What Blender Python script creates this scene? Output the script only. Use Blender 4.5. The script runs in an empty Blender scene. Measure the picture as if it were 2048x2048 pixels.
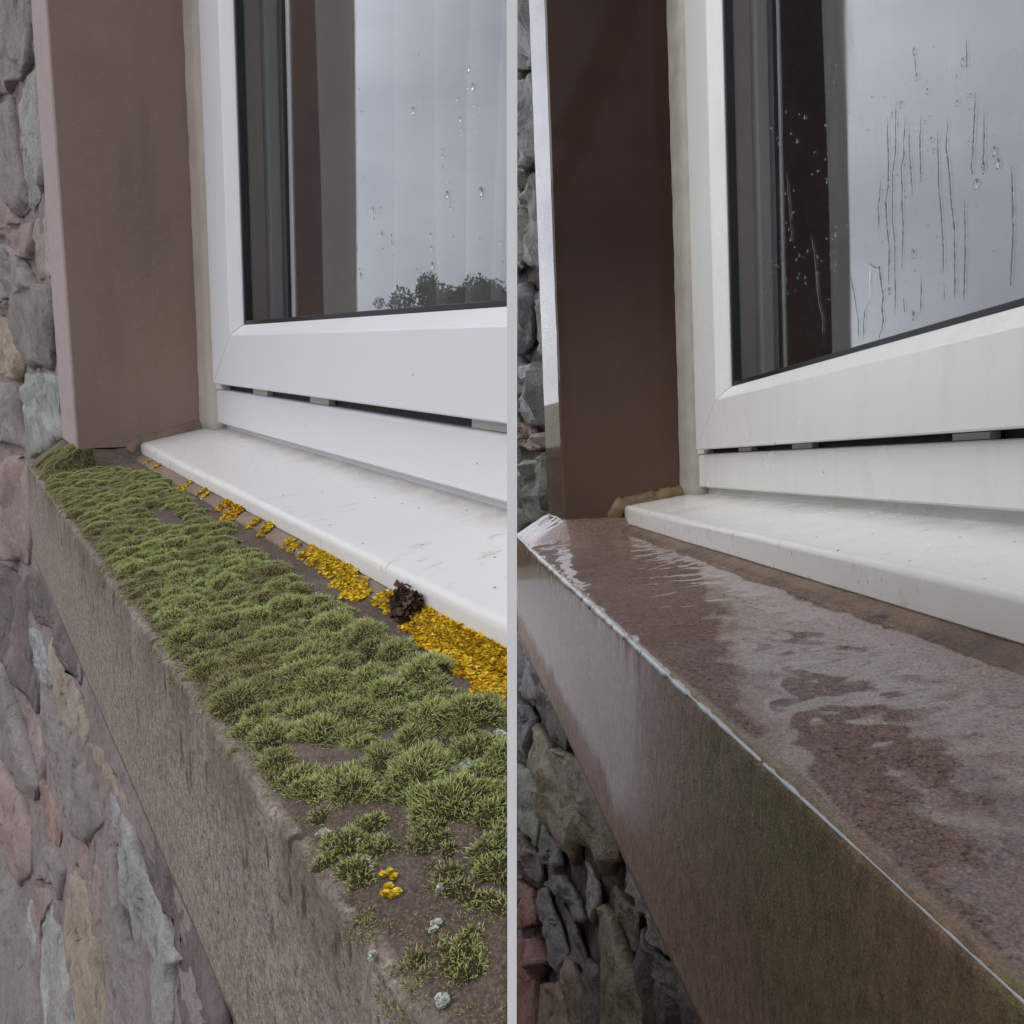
import bpy, bmesh, math, random
import numpy as np
from mathutils import Matrix, Vector, noise
R_ = math.radians
random.seed(7); rng = np.random.default_rng(7)
sc = bpy.context.scene
col = sc.collection

# ------------------------------------------------------------------ camera
F = 1650.0; SZ = 2048.0                      # focal length in pixels of a 2048 frame
PITCH = R_(6.9); CAM_H = 1.8
cam_d = bpy.data.cameras.new('camera'); cam = bpy.data.objects.new('camera', cam_d); col.objects.link(cam)
cam_d.sensor_width = 36; cam_d.sensor_fit = 'HORIZONTAL'; cam_d.lens = 36*F/SZ
cam_d.clip_start = 0.01; cam_d.clip_end = 2000
cam.location = (0, 0, CAM_H); cam.rotation_euler = (math.pi/2-PITCH, 0, 0)
sc.camera = cam
# ------------------------------------------------------------------ sky, sun, exposure
SUN_EL, SUN_AZ = R_(42), R_(-98)            # azimuth clockwise from +Y: high on the left, slightly behind the camera
w = bpy.data.worlds.new('World'); sc.world = w; w.use_nodes = True
nt = w.node_tree; nt.nodes.clear()
def N(t, kind, **kw):
    n = t.nodes.new(kind)
    for k, v in kw.items():
        if hasattr(n, k) and not k.startswith('i_'): setattr(n, k, v)
    return n
sky = N(nt, 'ShaderNodeTexSky'); sky.sky_type = 'NISHITA'; sky.sun_disc = False
sky.sun_elevation = SUN_EL; sky.sun_rotation = SUN_AZ; sky.air_density = 1; sky.dust_density = 3
tc = N(nt, 'ShaderNodeTexCoord')
mp = N(nt, 'ShaderNodeMapping'); mp.inputs['Scale'].default_value = (1, 1, 2.6)
nz = N(nt, 'ShaderNodeTexNoise'); nz.inputs['Scale'].default_value = 2.6; nz.inputs['Detail'].default_value = 7; nz.inputs['Roughness'].default_value = .52
rp = N(nt, 'ShaderNodeValToRGB')
rp.color_ramp.elements[0].position = .33; rp.color_ramp.elements[0].color = (6.2, 6.5, 7.3, 1)
rp.color_ramp.elements[1].position = .66; rp.color_ramp.elements[1].color = (9.6, 9.8, 10.6, 1)
mx = N(nt, 'ShaderNodeMixRGB'); mx.inputs[0].default_value = .90
bg = N(nt, 'ShaderNodeBackground'); bg.inputs[1].default_value = .112
wo = N(nt, 'ShaderNodeOutputWorld')
for a, b in ((tc.outputs['Generated'], mp.inputs[0]), (mp.outputs[0], nz.inputs[0]), (nz.outputs[0], rp.inputs[0]),
             (sky.outputs[0], mx.inputs[1]), (rp.outputs[0], mx.inputs[2]), (mx.outputs[0], bg.inputs[0]), (bg.outputs[0], wo.inputs[0])):
    nt.links.new(a, b)
sl = bpy.data.lights.new('sun', 'SUN'); sl.energy = 0.6; sl.angle = R_(50); sl.color = (1, .97, .93)
so = bpy.data.objects.new('sun', sl); col.objects.link(so)
sd = Vector((math.sin(SUN_AZ)*math.cos(SUN_EL), math.cos(SUN_AZ)*math.cos(SUN_EL), math.sin(SUN_EL)))
so.rotation_euler = (-sd).to_track_quat('-Z', 'Y').to_euler(); so.location = sd*30
sc.view_settings.view_transform = 'Standard'; sc.view_settings.look = 'None'
sc.view_settings.exposure = 0.27; sc.view_settings.gamma = 1
try: sc.view_settings.use_curve_mapping = False
except Exception: pass
sc.render.engine = 'CYCLES'
sc.cycles.max_bounces = 6; sc.cycles.transparent_max_bounces = 12; sc.cycles.glossy_bounces = 4; sc.cycles.diffuse_bounces = 2; sc.cycles.transmission_bounces = 6
sc.cycles.caustics_refractive = False; sc.cycles.caustics_reflective = False
sc.cycles.use_adaptive_sampling = True; sc.cycles.adaptive_threshold = .03; sc.cycles.adaptive_min_samples = 12; sc.cycles.use_denoising = True; sc.cycles.sample_clamp_indirect = 6

# ------------------------------------------------------------------ two window bays, each a rigid body of its own size and heading
CX = Matrix(((1, 0, 0), (0, -math.sin(PITCH), math.cos(PITCH)), (0, -math.cos(PITCH), -math.sin(PITCH))))  # camera axes -> world
class Bay:
    """local axes: X along the wall towards the viewer, Y into the wall, Z up; origin at the foot of the jamb's outer edge"""
    def __init__(s, k, R, t, d, wet):
        s.k = k; s.wet = wet; s.__dict__.update(d); s.D = .15
        R = Matrix(R); t = Vector(t)*k
        s.M = Matrix.Translation(Vector((0, 0, CAM_H))+CX @ t) @ (CX @ R).to_4x4()
        s.Mi = s.M.inverted(); s.Rm = R; s.cl = -(R.transposed() @ Vector(t))/k    # camera in local units
        s.slope = ((s.Zub-.003)-s.Zst)/(s.Yu-s.Ys)
    def ray(s, u, v): return s.Rm.transposed() @ Vector(((u-1024)/F, (v-1024)/F, 1))
    def on(s, u, v, ax, val):
        r = s.ray(u, v); q = (val-s.cl[ax])/r[ax]; return s.cl+r*q
    def onwall(s, u, v):
        p = s.on(u, v, 1, .012)
        if p.z < -.1 or (s.ray(u, v).y <= 0):   # battered foot of the wall: Y = .012 + BAT*(Z+.1)
            r = s.ray(u, v); c = s.cl
            den = r.y-BAT*r.z; q = (.012+BAT*(c.z+.1)-c.y)/den
            return c+r*q
        return p
    def ontop(s, u, v):
        r = s.ray(u, v); c = s.cl    # plane z = Zst + slope*(y-Ys)
        q = (s.Zst+s.slope*(c.y-s.Ys)-c.z)/(r.z-s.slope*r.y); return c+r*q
    def top(s, X, Y):
        pl = s.Zst+(Y-s.Ys)*s.slope
        wdt = .055 if s.wet else .016
        a = min(1, max(0, 1-X/wdt)); a = a*a*(3-2*a)
        stz = s.Zend if Y >= 0 else s.Zend+(s.Zst-s.Zend)*(Y/s.Ys)
        return pl+a*max(0, stz-pl)
    def wally(s, Z): return (.024 if s.wet else .016)+(BAT*(Z+.1) if Z < -.1 else 0)
BAT = .11
L = Bay(.45, [[0.56002, 0.82807, 0.02581], [0.16343, -0.07987, -0.98332], [-0.8122, 0.5549, -0.18006]], [-0.50859, -0.07999, 0.96251],
        dict(wj=.1376, Xg=.1629, Zg=.1383, Zsb=.0727, Zft=.0653, Zfb=.0244, Yu=.0686, Zut=-.0014, Zub=-.0158, Zuk=.016, Ys=-.0429, Zst=-.0392, Zsb2=-.161, Zend=-.0081, Xend=1.02), False)
Rt = Bay(1.7, [[0.08604, 0.9955, -0.03982], [0.05411, -0.04457, -0.99754], [-0.99482, 0.08367, -0.05771]], [0.05956, 0.00312, 0.96178],
         dict(wj=.1355, Xg=.1506, Zg=.1289, Zsb=.0687, Zft=.0639, Zfb=.027, Yu=.0708, Zut=.0071, Zub=-.0142, Zuk=.0182, Ys=-.0463, Zst=-.0328, Zsb2=-.165, Zend=-.0055, Xend=1.05), True)
ZTOP = .74; GD = .027     # GD: how deep the glass sits behind the frame's face

# ------------------------------------------------------------------ mesh helpers
def link(o, parent=None):
    col.objects.link(o)
    if parent: o.parent = parent
    return o
def tag(o, label=None, cat=None, group=None, kind=None):
    for k, v in (('label', label), ('category', cat), ('group', group), ('kind', kind)):
        if v: o[k] = v
    return o
def cutleft(bm):
    """the left bay's wall ends at the added white divider board: cut off everything that would run past it"""
    n = L.Rm.transposed() @ Vector((1, 0, 0)); co = (L.cl-n*.0006)*L.k
    g = bm.verts[:]+bm.edges[:]+bm.faces[:]
    r = bmesh.ops.bisect_plane(bm, geom=g, plane_co=co, plane_no=n, clear_outer=True, dist=1e-7)
    es = [e for e in r['geom_cut'] if isinstance(e, bmesh.types.BMEdge)]
    if es:
        try: bmesh.ops.holes_fill(bm, edges=es, sides=0)
        except Exception: pass
def finish(name, bm, mat, bay=None, parent=None, smooth=False, cut=False, keepscale=False):
    if bay and not keepscale: bmesh.ops.scale(bm, vec=(bay.k,)*3, verts=bm.verts[:])
    if cut and bay is L: cutleft(bm)
    me = bpy.data.meshes.new(name); bm.to_mesh(me); bm.free()
    if smooth:
        for p in me.polygons: p.use_smooth = True
    if mat: me.materials.append(mat)
    o = bpy.data.objects.new(name, me); link(o, parent)
    if bay and not parent: o.matrix_world = bay.M
    return o
def holder(name, bay, at=(0, 0, 0)):
    o = bpy.data.objects.new(name, None); link(o); o.empty_display_size = .02
    o.matrix_world = bay.M
    return o
def box(bm, x0, x1, y0, y1, z0, z1, bev=0):
    vs = [bm.verts.new(p) for p in ((x0, y0, z0), (x1, y0, z0), (x1, y1, z0), (x0, y1, z0), (x0, y0, z1), (x1, y0, z1), (x1, y1, z1), (x0, y1, z1))]
    fs = [bm.faces.new([vs[i] for i in f]) for f in ((3, 2, 1, 0), (4, 5, 6, 7), (0, 1, 5, 4), (1, 2, 6, 5), (2, 3, 7, 6), (3, 0, 4, 7))]
    if bev:
        es = set(e for f in fs for e in f.edges)
        bmesh.ops.bevel(bm, geom=list(es), offset=bev, segments=2, affect='EDGES', profile=.7)
    return bm
def pipe(bm, prof, secs, close=True, caps=True):
    """loft: prof is a list of 2-D points, secs a function list giving each section's 3-D points"""
    rings = [[bm.verts.new(s(p)) for p in prof] for s in secs]
    n = len(prof)
    for a, b in zip(rings, rings[1:]):
        for i in range(n if close else n-1):
            j = (i+1) % n; bm.faces.new((a[i], a[j], b[j], b[i]))
    if caps and close:
        bm.faces.new(list(reversed(rings[0]))); bm.faces.new(rings[-1])
    bmesh.ops.recalc_face_normals(bm, faces=bm.faces[:])
def nz3(x, y, z, s, oct=3): return noise.fractal(Vector((x*s, y*s, z*s)), .6, 2.1, oct)
def raw(name, V, Fc, C, mat, parent=None, smooth=False):
    me = bpy.data.meshes.new(name)
    V = np.asarray(V, np.float32); Fc = np.asarray(Fc, np.int32)
    me.vertices.add(len(V)); me.vertices.foreach_set('co', V.ravel())
    k = Fc.shape[1]
    me.loops.add(Fc.size); me.loops.foreach_set('vertex_index', Fc.ravel())
    me.polygons.add(len(Fc)); me.polygons.foreach_set('loop_start', np.arange(0, Fc.size, k, dtype=np.int32))
    me.polygons.foreach_set('loop_total', np.full(len(Fc), k, np.int32))
    if smooth: me.polygons.foreach_set('use_smooth', np.ones(len(Fc), bool))
    me.update(calc_edges=True)
    if C is not None:
        a = me.color_attributes.new('Col', 'FLOAT_COLOR', 'POINT')
        c4 = np.ones((len(V), 4), np.float32); c4[:, :3] = C; a.data.foreach_set('color', c4.ravel())
    me.materials.append(mat)
    return link(bpy.data.objects.new(name, me), parent)

# ------------------------------------------------------------------ materials
class MB:
    def __init__(s, name):
        s.m = bpy.data.materials.new(name); s.m.use_nodes = True; s.t = s.m.node_tree; s.t.nodes.clear()
        s.out = s.t.nodes.new('ShaderNodeOutputMaterial'); s.bs = s.t.nodes.new('ShaderNodeBsdfPrincipled')
        s.t.links.new(s.bs.outputs[0], s.out.inputs[0]); s.tc = s.t.nodes.new('ShaderNodeTexCoord')
    def lk(s, a, b): s.t.links.new(a, b)
    def val(s, name, v):
        i = s.bs.inputs[name]
        if hasattr(v, 'links') or isinstance(v, bpy.types.NodeSocket): s.lk(v, i)
        else: i.default_value = v
        return s
    def noise(s, scale, detail=4, rough=.55, stretch=None, dist=0):
        n = s.t.nodes.new('ShaderNodeTexNoise'); n.inputs['Scale'].default_value = scale; n.inputs['Detail'].default_value = detail
        n.inputs['Roughness'].default_value = rough; n.inputs['Distortion'].default_value = dist
        src = s.tc.outputs['Object']
        if stretch:
            mpn = s.t.nodes.new('ShaderNodeMapping'); mpn.inputs['Scale'].default_value = stretch; s.lk(src, mpn.inputs[0]); src = mpn.outputs[0]
        s.lk(src, n.inputs['Vector']); return n.outputs[0]
    def vor(s, scale, feature='F1', stretch=None, flat=None):
        n = s.t.nodes.new('ShaderNodeTexVoronoi'); n.feature = feature; n.inputs['Scale'].default_value = scale
        src = s.tc.outputs['Object']
        if flat:
            n.voronoi_dimensions = '2D'; q = s.sep(); cb = s.t.nodes.new('ShaderNodeCombineXYZ'); s.lk(q[0], cb.inputs[0]); s.lk(q[1 if flat == 'xy' else 2], cb.inputs[1]); src = cb.outputs[0]
        if stretch:
            mpn = s.t.nodes.new('ShaderNodeMapping'); mpn.inputs['Scale'].default_value = stretch; s.lk(src, mpn.inputs[0]); src = mpn.outputs[0]
        s.lk(src, n.inputs['Vector']); return n
    def ramp(s, f, *stops, interp='LINEAR'):
        n = s.t.nodes.new('ShaderNodeValToRGB'); e = n.color_ramp.elements; n.color_ramp.interpolation = interp
        while len(e) < len(stops): e.new(.5)
        for i, (p, c) in enumerate(stops):
            e[i].position = p; e[i].color = (c, c, c, 1) if isinstance(c, (int, float)) else tuple(c)+(1,)
        s.lk(f, n.inputs[0]); return n.outputs[0]
    def mix(s, f, a, b, mode='MIX'):
        n = s.t.nodes.new('ShaderNodeMixRGB'); n.blend_type = mode
        for i, v in ((0, f), (1, a), (2, b)):
            if isinstance(v, (int, float)): n.inputs[i].default_value = v if i == 0 else (v, v, v, 1)
            elif isinstance(v, tuple): n.inputs[i].default_value = v+(1,)
            else: s.lk(v, n.inputs[i])
        return n.outputs[0]
    def math(s, op, a, b=0, clamp=False):
        n = s.t.nodes.new('ShaderNodeMath'); n.operation = op; n.use_clamp = clamp
        for i, v in ((0, a), (1, b)):
            if isinstance(v, (int, float)): n.inputs[i].default_value = v
            else: s.lk(v, n.inputs[i])
        return n.outputs[0]
    def sep(s):
        n = s.t.nodes.new('ShaderNodeSeparateXYZ'); s.lk(s.tc.outputs['Object'], n.inputs[0]); return n.outputs
    def rng(s, v, a, b, c=0, d=1, smooth=False):
        n = s.t.nodes.new('ShaderNodeMapRange'); n.clamp = True
        if smooth: n.interpolation_type = 'SMOOTHSTEP'
        s.lk(v, n.inputs[0])
        for i, q in enumerate((a, b, c, d)): n.inputs[i+1].default_value = q
        return n.outputs[0]
    def bump(s, h, strength, dist, normal=None):
        n = s.t.nodes.new('ShaderNodeBump'); n.inputs['Strength'].default_value = strength if isinstance(strength, (int, float)) else 1
        if not isinstance(strength, (int, float)): s.lk(strength, n.inputs['Strength'])
        n.inputs['Distance'].default_value = dist; s.lk(h, n.inputs['Height'])
        if normal is not None: s.lk(normal, n.inputs['Normal'])
        return n.outputs[0]

def m_drystone(name, jamb):
    b = MB(name)
    big = b.noise(14, 4, .6); mid = b.noise(130, 4, .6); fine = b.noise(1900, 3, .7); pit = b.noise(900, 2, .5)
    c = b.ramp(big, (.3, (.235, .180, .158)), (.5, (.28, .198, .168)), (.7, (.285, .222, .205)))
    if not jamb: c = b.ramp(big, (.3, (.205, .180, .150)), (.5, (.235, .198, .168)), (.7, (.24, .205, .182)))
    c = b.mix(b.rng(mid, .35, .7, 0, .35), c, (.29, .235, .20) if not jamb else (.29, .20, .165))
    c = b.mix(.85 if not jamb else .4, c, b.ramp(fine, (.30, .42), (.48, 1.0), (.72, 1.3)), 'MULTIPLY')
    if jamb: c = b.mix(b.rng(b.noise(16, 5, .6, (1, 1, .6)), .42, .66, 0, .5), c, (.32, .20, .150))
    if jamb: c = b.mix(b.rng(b.noise(24, 5, .65, (1.6, 1.6, .25)), .52, .72, 0, .5), c, (.17, .135, .12))
    c = b.mix(b.rng(pit, .60, .70, 0, .75 if not jamb else .10), c, (.065, .05, .038))
    if not jamb: c = b.mix(.7, c, b.ramp(b.noise(700, 3, .8), (.36, .45), (.5, 1.0), (.64, 1.5)), 'MULTIPLY')
    if not jamb:
        x, y, z = b.sep()
        k = L.k
        nearedge = b.rng(z, (L.Zst-.060)*k, (L.Zst+.002)*k, 0, 1, True)
        onface = b.rng(y, (L.Ys+.004)*k, (L.Ys+.001)*k, 0, 1)
        st = b.noise(75, 5, .65, (1, 1, .16))
        m1 = b.math('MULTIPLY', b.math('MULTIPLY', nearedge, onface), b.rng(st, .38, .58, 0, 1))
        c = b.mix(b.math('MULTIPLY', m1, .62), c, (.085, .072, .046))
        sp = b.noise(210, 3, .6, (1, 1, .35))
        m2 = b.math('MULTIPLY', b.rng(sp, .60, .66, 0, 1), b.rng(z, (L.Zst-.10)*k, L.Zst*k, .1, 1))
        c = b.mix(m2, c, (.05, .042, .028))
        topm = b.rng(y, (L.Ys+.002)*k, (L.Ys+.006)*k, 0, 1)
        soil = b.noise(26, 5, .65)
        c = b.mix(b.math('MULTIPLY', topm, b.rng(soil, .34, .54, .6, 1)), c, b.ramp(fine, (.3, (.050, .036, .026)), (.52, (.105, .078, .060)), (.72, (.20, .155, .125))))
    if jamb: c = b.mix(b.rng(b.sep()[1], .0022*L.k, .0012*L.k, 0, .8), c, b.ramp(mid, (.3, (.36, .30, .295)), (.7, (.42, .35, .345))))     # the outer face is coloured paler
    b.val('Base Color', c).val('Roughness', .93)
    b.bs.inputs['Specular IOR Level'].default_value = .25
    n1 = b.bump(fine, .55, .0004); n1 = b.bump(mid, .2, .0009, n1)
    b.val('Normal', n1); return b.m
def m_wetstone(name, jamb):
    b = MB(name); k = Rt.k
    big = b.noise(5, 4, .6, dist=.4); mid = b.noise(40, 5, .6); fine = b.noise(620, 3, .7); pit = b.noise(300, 2, .5)
    if jamb:
        c = b.ramp(big, (.32, (.034, .019, .016)), (.5, (.050, .025, .018)), (.68, (.058, .032, .025)))
    else:
        c = b.ramp(big, (.32, (.185, .118, .095)), (.5, (.235, .150, .120)), (.68, (.24, .172, .15)))
    c = b.mix(.9, c, b.ramp(fine, (.30, .5 if jamb else .32), (.5, 1.0), (.72, 1.35 if jamb else 1.7)), 'MULTIPLY')
    c = b.mix(b.rng(pit, .60, .68, 0, .8 if not jamb else .4), c, (.030, .020, .015))
    if not jamb: c = b.mix(.8, c, b.ramp(b.noise(210, 5, .8, (1, 1, .6)), (.34, .35), (.5, 1.0), (.66, 1.6)), 'MULTIPLY')
    if jamb:
        zz = b.math('ADD', b.sep()[2], b.math('MULTIPLY', b.math('SUBTRACT', big, .5), .35))
        c = b.mix(b.rng(zz, .34*Rt.k, .02*Rt.k, 0, .8, True), c, b.mix(.8, (.15, .096, .068), b.ramp(fine, (.3, .55), (.5, 1.), (.7, 1.3)), 'MULTIPLY'))    # drying out towards the foot
        b.val('Base Color', c).val('Roughness', b.rng(mid, .3, .7, .45, .65))
        b.bs.inputs['Specular IOR Level'].default_value = .12
        b.bs.inputs['Coat Weight'].default_value = 1; b.bs.inputs['Coat Roughness'].default_value = .04; b.val('Coat IOR', b.rng(b.sep()[1], .0030*Rt.k, .0015*Rt.k, 1.16, 1.6))     # rain sheets down the outer face only
        b.val('Normal', b.bump(fine, .35, .0005))
        b.val('Coat Normal', b.bump(big, .03, .004))
        return b.m
    x, y, z = b.sep()
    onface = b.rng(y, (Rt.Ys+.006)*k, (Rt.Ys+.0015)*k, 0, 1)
    # algae on the front face, towards the near end and under the edge
    al = b.noise(7, 5, .62, (1, 1, .6))
    am = b.math('MULTIPLY', b.rng(al, .30, .52, 0, 1), b.math('MULTIPLY', b.rng(x, .54*k, .70*k, 0, 1, True), b.rng(z, -.15*k, -.06*k, .15, 1)))
    am = b.math('MULTIPLY', am, onface)
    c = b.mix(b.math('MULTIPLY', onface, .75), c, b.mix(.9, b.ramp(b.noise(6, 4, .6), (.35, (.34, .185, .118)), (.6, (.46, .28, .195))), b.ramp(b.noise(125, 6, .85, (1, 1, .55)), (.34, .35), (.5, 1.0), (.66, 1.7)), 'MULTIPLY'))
    c = b.mix(b.math('MULTIPLY', am, .62), c, b.mix(.85, b.ramp(fine, (.3, (.13, .125, .022)), (.7, (.28, .27, .06))), b.ramp(b.noise(125, 6, .85, (1, 1, .55)), (.34, .45), (.5, 1.0), (.66, 1.5)), 'MULTIPLY'))
    # water film: sheets of standing water on the top, a thinner film on the face
    fl = b.noise(3.2, 5, .55, (1, 2.4, 1), .6)
    film_top = b.rng(fl, .30, .38, .86, 1, True)
    wob = b.math('MULTIPLY', b.math('SUBTRACT', b.noise(16, 5, .65, (1, 1, .35)), .5), .16*k)
    film_face = b.math('MULTIPLY', b.rng(b.math('ADD', x, wob), .66*k, .50*k, 0, 1, True), b.rng(b.math('ADD', z, b.math('MULTIPLY', wob, .35)), -.150*k, -.125*k, 0, 1, True))
    film = b.mix(onface, film_top, film_face)
    film = b.math('MULTIPLY', film, 1.0)
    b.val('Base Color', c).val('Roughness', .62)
    b.bs.inputs['Specular IOR Level'].default_value = .3
    b.val('Coat Weight', b.mix(onface, b.rng(film, 0, 1, .7, 1.0), b.rng(film, 0, 1, .50, 1.0)))
    b.bs.inputs['Coat IOR'].default_value = 1.48
    b.val('Coat Roughness', b.rng(film, 0, 1, .14, .02))
    strk = b.noise(120, 5, .8, (1, 1, .45)); rough_n = b.bump(fine, .9, .0012, b.bump(strk, b.rng(onface, 0, 1, .2, .9), .003)); b.val('Normal', rough_n)
    rip = b.noise(38, 3, .55, (1.5, .35, .5), .4)
    cb = b.bump(fine, b.rng(film, 0, 1, .9, .03), .0010)
    cb = b.bump(strk, b.math('MULTIPLY', b.rng(film, 0, 1, 1.0, .02), b.rng(onface, 0, 1, .12, 1)), .0060, cb)
    cb = b.bump(rip, b.math('MULTIPLY', b.rng(film, 0, 1, .30, .11), b.rng(onface, 0, 1, 1, .12)), .0016, cb)
    b.val('Coat Normal', cb)
    return b.m
def m_rubble(name, base, wet, var=.3, moss=0):
    b = MB(name)
    big = b.noise(14, 5, .62, dist=.5); fine = b.noise(300, 4, .7); mid = b.noise(55, 5, .65)
    d = tuple(v*(1-var) for v in base); l = tuple(min(.7, v*(1+var)) for v in base)
    c = b.ramp(big, (.3, d), (.5, base), (.72, l))
    c = b.mix(.8, c, b.ramp(fine, (.3, .6), (.5, 1.), (.72, 1.25)), 'MULTIPLY')
    c = b.mix(b.rng(b.noise(26, 4, .6, dist=.8), .44, .66, 0, .6 if wet else .38), c, (.075, .062, .058) if wet else (.235, .20, .192))
    c = b.mix(b.rng(mid, .58, .70, 0, .75), c, tuple(v*.30 for v in base))
    if moss: c = b.mix(b.rng(b.noise(22, 4, .6), .48, .66, 0, moss), c, (.13, .11, .035))
    b.val('Base Color', c)
    if wet:
        b.val('Roughness', b.rng(mid, .3, .7, .35, .65)); b.bs.inputs['Specular IOR Level'].default_value = .4
        b.bs.inputs['Coat Weight'].default_value = .22; b.bs.inputs['Coat Roughness'].default_value = .16; b.bs.inputs['Coat IOR'].default_value = 1.33
    else:
        b.val('Roughness', .92); b.bs.inputs['Specular IOR Level'].default_value = .25
    b.val('Normal', b.bump(mid, 1.0 if wet else .6, .012 if wet else .004, b.bump(fine, .6, .0016)))
    return b.m
def m_plastic(name, base, dirt, sill=False, k=1.0, gloss=.30):
    b = MB(name)
    st = b.noise(30, 5, .6, (1, 1, .2)); cl = b.noise(9, 4, .55)
    c = b.mix(b.rng(cl, .3, .75, 0, .30), base, tuple(v*q for v, q in zip(base, (.965, .955, .925))))
    c = b.mix(b.math('MULTIPLY', b.rng(st, .5, .75, 0, 1), dirt), c, (.55, .53, .47))
    v = b.vor(34/k if sill else 17/k, flat='xy' if sill else 'xz'); rad = b.math('LESS_THAN', v.outputs['Distance'], .028 if sill else .011)
    sepc = b.t.nodes.new('ShaderNodeSeparateColor'); b.lk(v.outputs['Color'], sepc.inputs[0])
    m = b.math('MULTIPLY', rad, b.math('GREATER_THAN', sepc.outputs[0], .62 if sill else .72))
    c = b.mix(b.math('MULTIPLY', m, .9), c, (.045, .04, .035))
    if sill:      # dried run marks and scuffs lying across the board
        sc1 = b.noise(100/k, 4, .7, (1.6, .34, 1)); ar = b.noise(12/k, 3, .5)
        mm = b.math('MULTIPLY', b.rng(sc1, .59, .67, 0, 1), b.rng(ar, .40, .6, 0, 1))
        c = b.mix(b.math('MULTIPLY', mm, .55), c, (.28, .25, .22))
        gr = b.math('MULTIPLY', b.rng(b.sep()[1], .128*k, .150*k, 0, 1), b.rng(b.noise(40/k, 5, .7), .38, .62, .1, 1))
        c = b.mix(b.math('MULTIPLY', gr, .5), c, (.33, .30, .25))
    b.val('Base Color', c).val('Roughness', b.rng(cl, .3, .7, gloss, gloss+.12))
    b.bs.inputs['Specular IOR Level'].default_value = .45
    b.val('Normal', b.bump(b.noise(260, 2, .5), .04, .0006, b.bump(cl, .05, .004)))
    return b.m
def m_plain(name, base, rough=.6, spec=.5, bumps=None, var=.12, scale=60, metal=0):
    b = MB(name); n = b.noise(scale, 5, .6)
    b.val('Base Color', b.ramp(n, (.3, tuple(v*(1-var) for v in base)), (.7, tuple(v*(1+var) for v in base)))).val('Roughness', rough)
    b.bs.inputs['Specular IOR Level'].default_value = spec; b.bs.inputs['Metallic'].default_value = metal
    if bumps: b.val('Normal', b.bump(n, bumps[0], bumps[1]))
    return b.m
def m_attr(name, rough=.6, spec=.3, transl=0.0, tint=1.0):
    b = MB(name); a = b.t.nodes.new('ShaderNodeAttribute'); a.attribute_name = 'Col'
    b.val('Base Color', a.outputs['Color']).val('Roughness', rough); b.bs.inputs['Specular IOR Level'].default_value = spec
    if transl:
        tr = b.t.nodes.new('ShaderNodeBsdfTranslucent'); b.lk(a.outputs['Color'], tr.inputs[0])
        ms = b.t.nodes.new('ShaderNodeMixShader'); ms.inputs[0].default_value = transl
        b.lk(b.bs.outputs[0], ms.inputs[1]); b.lk(tr.outputs[0], ms.inputs[2]); b.lk(ms.outputs[0], b.out.inputs[0])
    return b.m
def m_glass(name, ior, smear):
    """sealed double glazing: what it does not mirror it lets through"""
    b = MB(name); b.t.nodes.remove(b.bs)
    fr = b.t.nodes.new('ShaderNodeFresnel'); ge = b.t.nodes.new('ShaderNodeNewGeometry'); b.lk(b.rng(ge.outputs['Backfacing'], 0, 1, ior, 1/ior), fr.inputs[0])
    gl = b.t.nodes.new('ShaderNodeBsdfGlossy'); gl.inputs['Roughness'].default_value = .0; gl.inputs['Color'].default_value = (.95, .96, 1, 1)
    tr = b.t.nodes.new('ShaderNodeBsdfTransparent'); tr.inputs[0].default_value = (.92, .94, .935, 1)
    if smear:
        b.lk(b.bump(b.noise(9, 4, .55, (1.4, 1, .12)), .05, .0016), gl.inputs['Normal'])
        b.lk(b.rng(b.noise(14, 4, .6, (1.6, 1, .16)), .40, .7, .0, .10), gl.inputs['Roughness'])
    else:
        b.lk(b.bump(b.noise(2.2, 2, .5), .02, .002), gl.inputs['Normal'])
    r4 = b.math('DIVIDE', b.math('MULTIPLY', fr.outputs[0], 2.0), b.math('ADD', fr.outputs[0], 1.0))   # each side of the slab stands for one sheet of the sealed unit
    ms = b.t.nodes.new('ShaderNodeMixShader'); b.lk(r4, ms.inputs[0]); b.lk(tr.outputs[0], ms.inputs[1]); b.lk(gl.outputs[0], ms.inputs[2])
    b.lk(ms.outputs[0], b.out.inputs[0]); return b.m
def m_water(name):
    b = MB(name); b.val('Base Color', (1, 1, 1, 1)).val('Roughness', .0); b.bs.inputs['Transmission Weight'].default_value = 1; b.bs.inputs['IOR'].default_value = 1.33
    return b.m

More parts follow.
